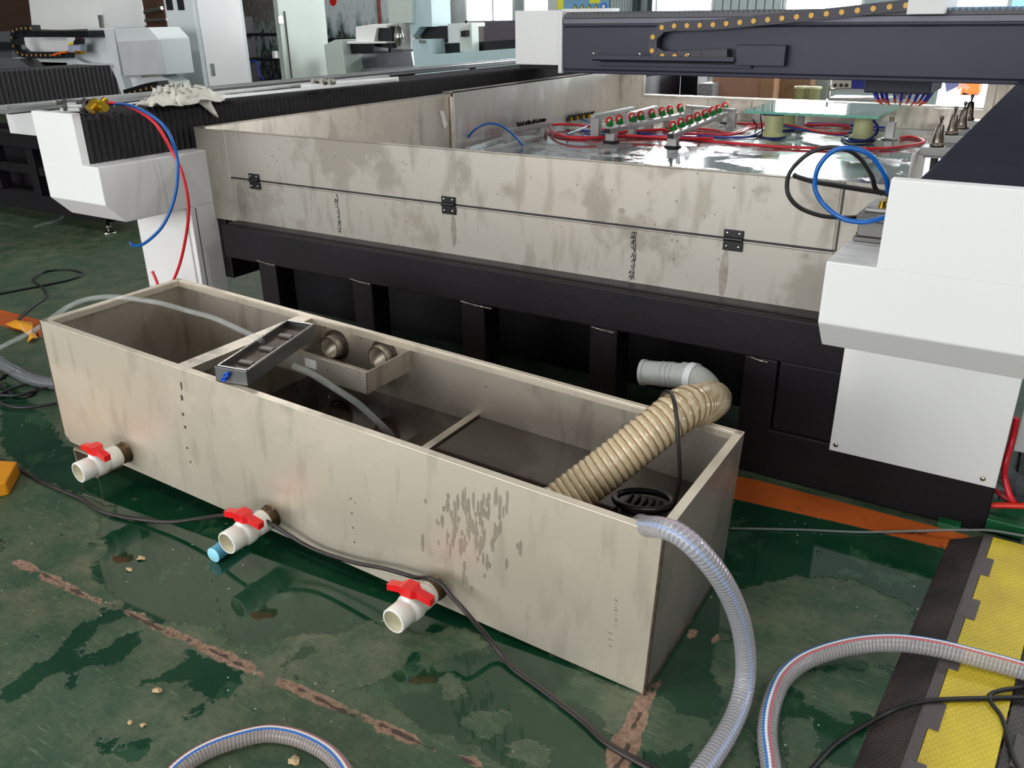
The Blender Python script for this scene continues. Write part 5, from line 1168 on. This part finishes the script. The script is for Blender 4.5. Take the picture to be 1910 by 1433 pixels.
for px in (316, 337):
    a = at(px-7, 0, Y=yf); a2 = at(px+8, 19, Y=yf); b = MB()
    b.box((a.x, yf-.005, a2.z), (a2.x, yf, a2.z+.35)); b.build('vent', BLACK, cb)
cb = thing('control_cabinet', 'pale green-grey control cabinet with a hanging lock, in front of the mural', 'cabinet', tuple(at(533, 150, Y=8.6))[:2]+(0,))
o, e = bgbox(525, 533, 618, 145, 8.6, 0, 2.3, GREENGREY, 'body', cb)
l, c, yf, yb = e
b = MB(); b.cyl((c+.01, yf+.10, .6), (c+.01, yf+.10, 1.66), .008, n=8); b.build('lock_rod', BLACK, cb)
p = at(519, 37, X=c); b = MB(); b.box((c, p.y-.02, p.z-.05), (c+.03, p.y+.06, p.z+.05)); b.build('lock', CHROME, cb, .006)
# small router behind: pale aqua and white boxes
rm = thing('small_router', 'pale aqua and white engraving machine with a spindle, beyond the far bellows', 'machine', (-5.5, 9.2, 0))
def rb(pts, Y, d, m, name, bev=.004): return slab(pts, 'Y', Y, d, m, name, rm, bev)
rb([(604,84),(625,74),(637,74),(640,95),(647,150),(612,150)], 9.0, .35, GREENGREY, 'side_post')
rb([(636,80),(697,80),(697,98),(640,101)], 9.15, .3, BLACKM, 'front_beam')
rb([(638,77),(720,78),(720,81),(638,82)], 9.1, .3, WHITE, 'beam_cover')
rb([(663,50),(696,45),(722,45),(722,52),(703,52),(697,80),(664,80)], 9.2, .3, WHITE, 'carriage_end')
rb([(703,49),(728,49),(731,90),(707,88)], 9.25, .25, BLACKM, 'carriage_bellows')
rb([(723,-20),(764,-20),(764,43),(726,43)], 9.05, .35, GREENGREY, 'spindle_column')
rb([(764,-20),(803,-20),(806,50),(783,50),(769,70),(765,60)], 9.15, .4, AQUA, 'column_side')
rb([(727,43),(764,43),(766,92),(731,92)], 9.35, .1, mat('pale_grey_recess', (160, 160, 160), .5), 'recess_plate')
b = MB(); p = at(744, 66, Y=9.15); b.lathe((p.x, p.y, p.z-.13), (0, 0, 1), [(0, 0), (0, .02), (.03, .025), (.05, .06), (.14, .062), (.16, .05), (.22, .04), (.24, .015), (.26, 0)], 18); b.build('spindle', CHROME, rm)
rb([(783,50),(835,48),(835,78),(806,82),(784,70)], 9.3, .35, BLACKM, 'rear_bellows')
rb([(835,44),(879,43),(879,50),(857,53),(857,80),(836,80)], 9.25, .3, WHITE2, 'end_block')
rb([(856,53),(879,44),(881,97),(858,97)], 9.1, .15, GREENGREY, 'stop_plate')
rb([(859,58),(871,56),(871,68),(859,69)], 9.05, .06, BLACKM, 'knob')
rb([(803,83),(858,80),(990,72),(990,95),(803,102)], 9.3, .35, BLACKM, 'rail_bellows')
rb([(768,74),(802,73),(804,102),(990,88),(990,160),(776,160)], 9.0, .5, AQUA, 'bed_side')
rb([(781,74),(793,75),(792,81),(781,80)], 8.98, .03, mat('grey_badge', (120, 124, 126), .4, .5), 'badge')
rb([(648,102),(767,96),(772,125),(655,135)], 9.5, .2, mat('silvery_table', (150, 150, 158), .25, .8), 'table')
rb([(650,130),(772,122),(772,134),(652,140)], 9.3, .2, ALUD, 'table_edge')
rb([(660,135),(774,135),(776,160),(660,160)], 9.4, .2, BLACKP, 'under_frame')
rb([(640,136),(648,150),(648,170),(660,170),(655,136)], 9.5, .2, GREENGREY, 'foot_cover')
# murals on the back wall
def mural(name, seed, sky, sunpx=None):
    m = bpy.data.materials.new(name); m.use_nodes = True; nt = NT(m); b = nt.n['Principled BSDF']
    tc = nt.new('ShaderNodeTexCoord').outputs['Generated']; sp = nt.new('ShaderNodeSeparateXYZ', inp={0: tc}); z = sp.outputs[2]
    mp = nt.new('ShaderNodeMapping', inp={'Vector': tc, 'Location': (seed, 0, seed), 'Scale': (3., 1., 3.)}).outputs[0]
    n = nt.new('ShaderNodeTexNoise', inp={'Vector': mp, 'Scale': 2.4, 'Detail': 8., 'Roughness': .65}).outputs[0]
    h = math_(nt, 'SUBTRACT', math_(nt, 'ADD', n, .02), math_(nt, 'MULTIPLY_ADD', z, .75, -.12))
    c = ramp(nt, h, [(.30, lin(sky)), (.42, lin((150, 170, 168))), (.47, lin((62, 78, 76))), (.62, lin((26, 30, 34)))])
    n2 = nt.new('ShaderNodeTexNoise', inp={'Vector': mp, 'Scale': 9., 'Detail': 6.}).outputs[0]
    c = mixc(nt, math_(nt, 'MULTIPLY', ramp(nt, n2, [(.56, (0, 0, 0)), (.62, (1, 1, 1))]), .5), c, lin((186, 178, 172)))
    nt.link(c, b.inputs['Base Color']); b.inputs['Roughness'].default_value = .5; return m
def mur(x0, x1, yb, m, label):
    a = at(x0, yb, Y=YB-.06); c = at(x1, yb, Y=YB-.06); b = MB(); b.box((a.x, YB-.06, 0), (c.x, YB-.005, a.z+2.6)); o = b.build('mural_panel', m); return tag(o, label, 'mural'), a, c
o, a, c = mur(598, 728, 80, mural('mural_mountains', 1.3, (216, 226, 228)), 'painted landscape panel with dark hills and a red sun, right of the green-grey cabinet')
s_ = MB(); p = at(621, 2, Y=YB-.07); s_.cyl((p.x, YB-.075, p.z), (p.x, YB-.061, p.z), .10, n=20); s_.build('red_sun', mat('red_paint_sun', (222, 40, 36), .5), o)
mur(450, 522, 78, mural('mural_branches', 5.1, (120, 116, 112)), 'dark painted panel of branches between the two control cabinets')
b = MB(); a = at(702, 0, Y=YB-.1); c = at(712, 60, Y=YB-.1); b.box((a.x, YB-.1, c.z), (c.x, YB-.07, a.z+1.0)); tag(b.build('hanging_scroll', mat('grey_red_scroll', (150, 96, 92), .6, var=.4, scale=6)), 'narrow reddish hanging scroll in front of the landscape panel', 'scroll')
# rolls of film leaning near the windows
for k, (px, lb) in enumerate(((810, 'white roll leaning by the wall, left of its pair'), (824, 'white roll leaning by the wall, right of its pair'))):
    a = at(px, 48, Y=15.4); b = MB(); b.cyl((a.x-.02, 15.4, 0), (a.x-.03, 15.85, 3.2), .06, n=16); tag(b.build('film_roll', mat('cream_roll', (206, 204, 196), .6)), lb, 'roll')
p = at(833, 20, Y=YB-.02); b = MB(); b.box((p.x-.10, YB-.05, p.z-.08), (p.x+.06, YB-.0, p.z+.08)); tag(b.build('switch_box', WHITE2, None, .01), 'small white switch box on the rear wall left of the windows', 'switch')
# posts on the rear wall
for px, w_p, m_, lb in ((1028, .10, FRM, 'pale wall post between the window and the safety board'), (1184, .10, mat('dark_green_post', (36, 52, 50), .5), 'dark green post right of the safety board, the left one'), (1212, .10, mat('dark_green_post', (0, 0, 0)), 'slanting dark green post right of the safety board')):
    a = at(px, 10, Y=15.8); b = MB(); b.box((a.x-w_p/2, 15.8, 0), (a.x+w_p/2, 15.95, 5.5)); tag(b.build('post', m_), lb, 'post')
# safety board
Q = YB-.03; a = at(1036, 22, Y=Q); c = at(1136, 22, Y=Q); r = thing('safety_board', 'blue and yellow safety notice board with a row of warning triangles', 'sign', (a.x, Q, a.z))
b = MB(); b.box((a.x, Q, a.z-.05), (c.x, Q+.03, a.z+1.2)); b.build('board', mat('blue_sign_sheet', (108, 150, 184), .5), r)
b = MB(); b.box((a.x+.0, Q-.008, a.z+.04), (a.x+.18, Q, a.z+1.2)); b.box((a.x+.75, Q-.008, a.z+.14), (a.x+.98, Q, a.z+1.2)); b.build('yellow_field', mat('sign_yellow', (206, 202, 60), .5), r)
WY_ = mat('sign_yellow_triangle', (206, 190, 60), .5)
for px in (1073, 1086, 1099, 1112):
    p = at(px, 13, Y=(Q-.01)); s = .055; b = MB(); b.prism([(p.x-s, p.z-s), (p.x+s, p.z-s), (p.x, p.z+s)], 1, Q-.016, Q-.008); tri = b.build('warning_triangle', BLACK, r)
    b = MB(); s = .036; b.prism([(p.x-s, p.z-s*1.25), (p.x+s, p.z-s*1.25), (p.x, p.z+s*.95)], 1, Q-.020, Q-.016); b.build('yellow_face', WY_, tri)
p = at(1126, 12, Y=(Q-.01)); b = MB(); b.cyl((p.x, Q-.008, p.z), (p.x, Q-.016, p.z), .07, n=20); o = b.build('blue_roundel', mat('sign_blue', (52, 110, 190), .5), r)
b = MB(); b.cyl((p.x, Q-.016, p.z), (p.x, Q-.018, p.z), .03, n=12); b.build('white_symbol', WHITE, o)
# grey corrugated panel strips beside the windows
for i, (x0, x1, lb) in enumerate(((1140, 1182, 'grey ribbed panel right of the safety board'), (1334, 1460, 'grey ribbed door panel between the two right-hand windows'))):
    a = at(x0, 10, Y=YB-.04); c = at(x1, 10, Y=YB-.04); b = MB(); n = 8
    for k in range(n): xx = a.x+(c.x-a.x)*k/n; b.box((xx, YB-.05, 0), (xx+(c.x-a.x)/n*.86, YB-.01, 4))
    tag(b.build('ribbed_panel', mat('grey_ribbed_sheet', (150, 160, 162), .5)), lb, 'panel')
# brown boards and steel truss at upper left
b = MB(); b.box((-25.9, 11.9, 0), (-15.6, 12.1, 4.5)); tag(b.build('brown_screen', BROWN), 'brown board screen behind the machines in the upper left corner', 'screen')
a = at(186, 46, Y=11.5); tr2 = thing('steel_truss', 'grey steel truss leaning in front of the brown boards', 'truss', (a.x, 11.5, 1))
for p_, q_, r_ in (((188,42),(302,15),.035), ((190,44),(312,36),.03), ((262,-5),(272,48),.02), ((188,44),(262,60),.03), ((300,68),(312,78),.05)):
    b = MB(); b.cyl(at(*p_, Y=11.5), at(*q_, Y=11.5), r_, n=10); b.build('truss_member', ALUD, tr2)
slab([(296,70),(316,68),(326,140),(330,165),(310,152)], 'Y', 8.5, .2, BLACKP, 'dark_cover', tr2)
b = MB(); a = at(455, 120, Y=12.5); c = at(527, 120, Y=12.5)
for k in range(3): b.box((a.x-.2, 12.5, .35+.45*k), (c.x+.2, 12.9, .40+.45*k))
for xx in (a.x-.1, c.x+.1): b.box((xx, 12.5, 0), (xx+.06, 12.9, 1.6))
tag(b.build('dark_rack', BLACKP), 'dark steel rack standing between the two control cabinets', 'rack')
for k, px in enumerate((503, 513)):
    p = at(px, 104, Y=12.45); b = MB(); b.box((p.x-.035, 12.55, .851), (p.x+.03, 12.65, .98)); tag(b.build('white_carton', WHITE), ('left', 'right')[k]+' of two small white cartons on the dark rack', 'carton')
b = MB()
b.tube(P((452,190,'Y',12.3),(457,142,'Y',12.3),(462,120,'Y',12.3),(478,115,'Y',12.3),(484,140,'Y',12.3),(492,148,'Y',12.3)), .02, 8, 8); tag(b.build('blue_hose', NBLUET), 'blue hose hanging in front of the dark rack', 'hose')
o = grounded([(598,72),(728,68),(728,160),(598,160)], 12.0, .3, BLACKP, 'dark_workbench'); tag(o, 'dark workbench below the landscape panel', 'workbench')
o = grounded([(902,40),(966,38),(966,90),(902,92)], 13.5, .5, mat('purple_grey_panel', (92, 86, 96), .5), 'grey_cupboard'); tag(o, 'grey-purple cupboard under the rear windows', 'cupboard')
o = grounded([(873,46),(903,44),(903,92),(873,92)], 13.6, .5, mat('tan_grey_panel', (150, 144, 138), .5), 'beige_cupboard'); tag(o, 'beige cupboard beside the grey-purple one', 'cupboard')

# ---- things seen between the gantry and the rear wall of the tray
a = at(1202, 178, Y=9.2)
low([(1202,130),(1270,130),(1262,178),(1202,178)], 9.9, .1, mat('green_grey_board', (120, 132, 130), .5), 'grey_board', 'grey-green board behind the left part of the low rear wall', 'board')
for k, px in enumerate((1229, 1236)):
    low([(px-2,130),(px+2,130),(px+6,178),(px+2,178)], 9.7, .04, mat('dark_green_pole', (26, 44, 42), .5), 'pole', ('left', 'right')[k]+' of the two thin dark green poles leaning below the gantry', 'pole')
low([(1270,130),(1302,130),(1305,176),(1272,176)], 9.6, .3, BLACKP, 'dark_crate', 'dark crate below the gantry left of the speckled box', 'crate')
low([(1302,156),(1330,156),(1330,178),(1302,178)], 9.3, .3, mat('speckled_grey_box', (150, 148, 150), .5, var=.5, scale=60), 'speckled_box', 'speckled grey box below the gantry', 'box')
low([(1330,130),(1420,130),(1418,182),(1330,179)], 9.5, .5, mat('reddish_cardboard', (178, 134, 112), .7, var=.08), 'cardboard_box', 'large reddish-brown cardboard box below the gantry', 'box')
low([(1420,130),(1446,130),(1446,182),(1419,182)], 9.4, .3, CARD, 'cardboard_box', 'darker brown carton right of the reddish cardboard box', 'box')
low([(1446,140),(1514,138),(1514,184),(1446,184)], 9.6, .4, mat('brown_paper_sack', (140, 110, 84), .8, var=.2, scale=6), 'cardboard_box', 'brown open carton behind the two cream cups', 'box')
for k, (px, py) in enumerate(((1493, 183), (1517, 184))):
    p = at(px, py, Y=8.6); r = thing('spare_cup', ('left', 'right')[k]+' spare cream suction cup behind the rear wall of the tray', 'suction cup', tuple(p))
    b = MB(); b.lathe(p-Vector((0, 0, .55)), (0, 0, 1), [(0, 0), (0, .05), (.45, .05), (.45, .055), (.63, .055), (.635, .065), (.655, .065), (.66, 0)], 24); b.build('cup_body', CREAM, r)
low([(1514,130),(1548,130),(1540,184),(1514,184)], 9.8, .1, mat('hanging_grey_film', (150, 160, 156), .35), 'plastic_film', 'hanging grey plastic film right of the spare cups', 'film')
sh = thing('parts_shelf', 'grey metal shelf behind the tray carrying a socket box, a blue and a red carton', 'shelf', tuple(at(1600, 180, Y=9.0)))
slab([(1547,165),(1650,167),(1650,170),(1547,169)], 'Y', 8.9, .35, ALUD, 'shelf_board', sh); slab([(1548,130),(1552,130),(1546,184),(1541,184)], 'Y', 8.9, .04, ALUD, 'upright', sh); slab([(1546,182),(1660,184),(1660,192),(1546,190)], 'Y', 8.9, .3, ALUD, 'shelf_board', sh)
sb = thing('socket_box', 'cream electrical box with three round sockets on the grey shelf', 'socket box', tuple(at(1570, 165, Y=8.85)))
slab([(1552,140),(1588,140),(1587,165),(1552,165)], 'Y', 8.85, .2, mat('cream_socket_box', (206, 202, 190), .5), 'box', sb, .006)
for px in (1558, 1569, 1579):
    p = at(px, 159, Y=8.85); b = MB(); b.cyl((p.x, 8.84, p.z), (p.x, 8.85, p.z), .016, n=16); b.build('socket', BLACK, sb)
low([(1589,148),(1619,148),(1617,166),(1588,166)], 8.86, .2, mat('bright_blue_carton', (40, 50, 150), .5, var=.2, scale=30), 'carton', 'bright blue carton between the socket box and the red carton', 'carton', g=False)
low([(1620,148),(1652,148),(1640,168),(1618,166)], 8.87, .2, mat('red_carton', (180, 52, 56), .5, var=.1), 'carton', 'red carton on the grey shelf', 'carton', g=False)
# outside, seen through the open door
gr = MB(); dx0, dx1 = win[4][0]-4, win[4][1]+6; gr.box((dx0, YB+.2, -.02), (dx1, YB+14, 0)); tag(gr.build('outside_ground', mat('bright_outdoor_concrete', (246, 244, 240), .8, var=.02)), kind='structure')
or_ = thing('orange_loader', 'orange machine with crossed arms standing outside the bright doorway', 'machine', tuple(at(1800, 160, Y=18.0)))
slab([(1798,146),(1828,146),(1826,174),(1806,177),(1800,170),(1790,180)], 'Y', 19.8, .6, mat('orange_loader_paint', (214, 118, 42), .5), 'cab', or_)
for p_, q_ in (((1782,146),(1806,166)), ((1806,146),(1786,166))):
    b = MB(); b.cyl(at(*p_, Y=17.9), at(*q_, Y=17.9), .03, n=8); b.build('arm', mat('orange_arm', (226, 150, 120), .5), or_)
slab([(1762,150),(1782,146),(1790,160),(1765,172)], 'Y', 18.2, .5, mat('blue_grey_part', (90, 90, 120), .5), 'engine_cover', or_)

# ================================================================= LIGHT
def area(name, loc, rot, sx, sy, power, col=(1, 1, 1)):
    l = bpy.data.lights.new(name, 'AREA'); l.shape = 'RECTANGLE'; l.size = sx; l.size_y = sy; l.energy = power; l.color = col
    o = bpy.data.objects.new(name, l); C.objects.link(o); o.location = loc; o.rotation_euler = rot; return o
for i, o in enumerate(fwin):
    area('daylight_front_%d' % (i+1), ((o[0]+o[1])/2, YF-.1, (o[2]+o[3])/2), (PI/2, 0, 0), o[1]-o[0], o[3]-o[2], (240, 430, 240)[i], (1, .98, .95))
for i, (x, y, p) in enumerate(((-9, 0, 130), (-2, -1, 110), (4, 2, 110), (-9, 8, 150), (.5, 9.5, 150), (4, 9, 120), (-5, 13, 100))):  # unseen roof lamps, added to light the hall from above
    b = MB(); b.box((x-1.0, y-.3, ZC-.06), (x+1.0, y+.3, ZC)); tag(b.build('added_ceiling_light', mat('light_housing', (220, 220, 220), .5)), 'long white ceiling light fitting, one of seven added out of view under the roof', 'ceiling light', 'added ceiling light fittings')
    area('added_roof_lamp_%d' % (i+1), (x, y, ZC-.08), (0, 0, 0), 1.9, .55, p, (1, .99, .97))
for i in (0, 1, 2, 3, 4):
    o = win[i]; area('daylight_back_%d' % (i+1), ((o[0]+o[1])/2, YB+(.02 if i != 4 else .15), (o[2]+o[3])/2), (-PI/2, 0, 0), o[1]-o[0]-.1, o[3]-o[2]-.1, (180, 100, 240, 300, 240)[i], (.95, .98, 1))
area('daylight_right', (XR+.1, (wy[0]+wy[1])/2, (wy[2]+wy[3])/2), (0, PI/2, 0), wy[3]-wy[2], wy[1]-wy[0], 620, (.97, .98, 1))
wd = bpy.data.worlds.new('World'); bpy.context.scene.world = wd; wd.use_nodes = True; nt = NT(wd)
bg = nt.n['Background']; bg.inputs[0].default_value = (.85, .93, 1, 1); bg.inputs[1].default_value = 3.0

# ================================================================= CAMERA
cam = bpy.data.cameras.new('camera'); co = bpy.data.objects.new('camera', cam); C.objects.link(co)
cam.sensor_fit = 'HORIZONTAL'; cam.sensor_width = 36; cam.lens = F/1910*36; cam.clip_end = 200; cam.clip_start = .05
Rm = Matrix([list(r) for r in RT]).transposed().to_4x4(); Rm.translation = Vector(EYE); co.matrix_world = Rm
sc = bpy.context.scene; sc.camera = co
sc.view_settings.view_transform = 'Standard'; sc.view_settings.look = 'None'; sc.view_settings.gamma = 1; sc.view_settings.exposure = 0.; sc.view_settings.use_curve_mapping = False
sc.cycles.max_bounces = 6; sc.cycles.transparent_max_bounces = 24; sc.cycles.sample_clamp_indirect = 6
for o in bpy.data.objects:
    if '_w' in o: del o['_w']
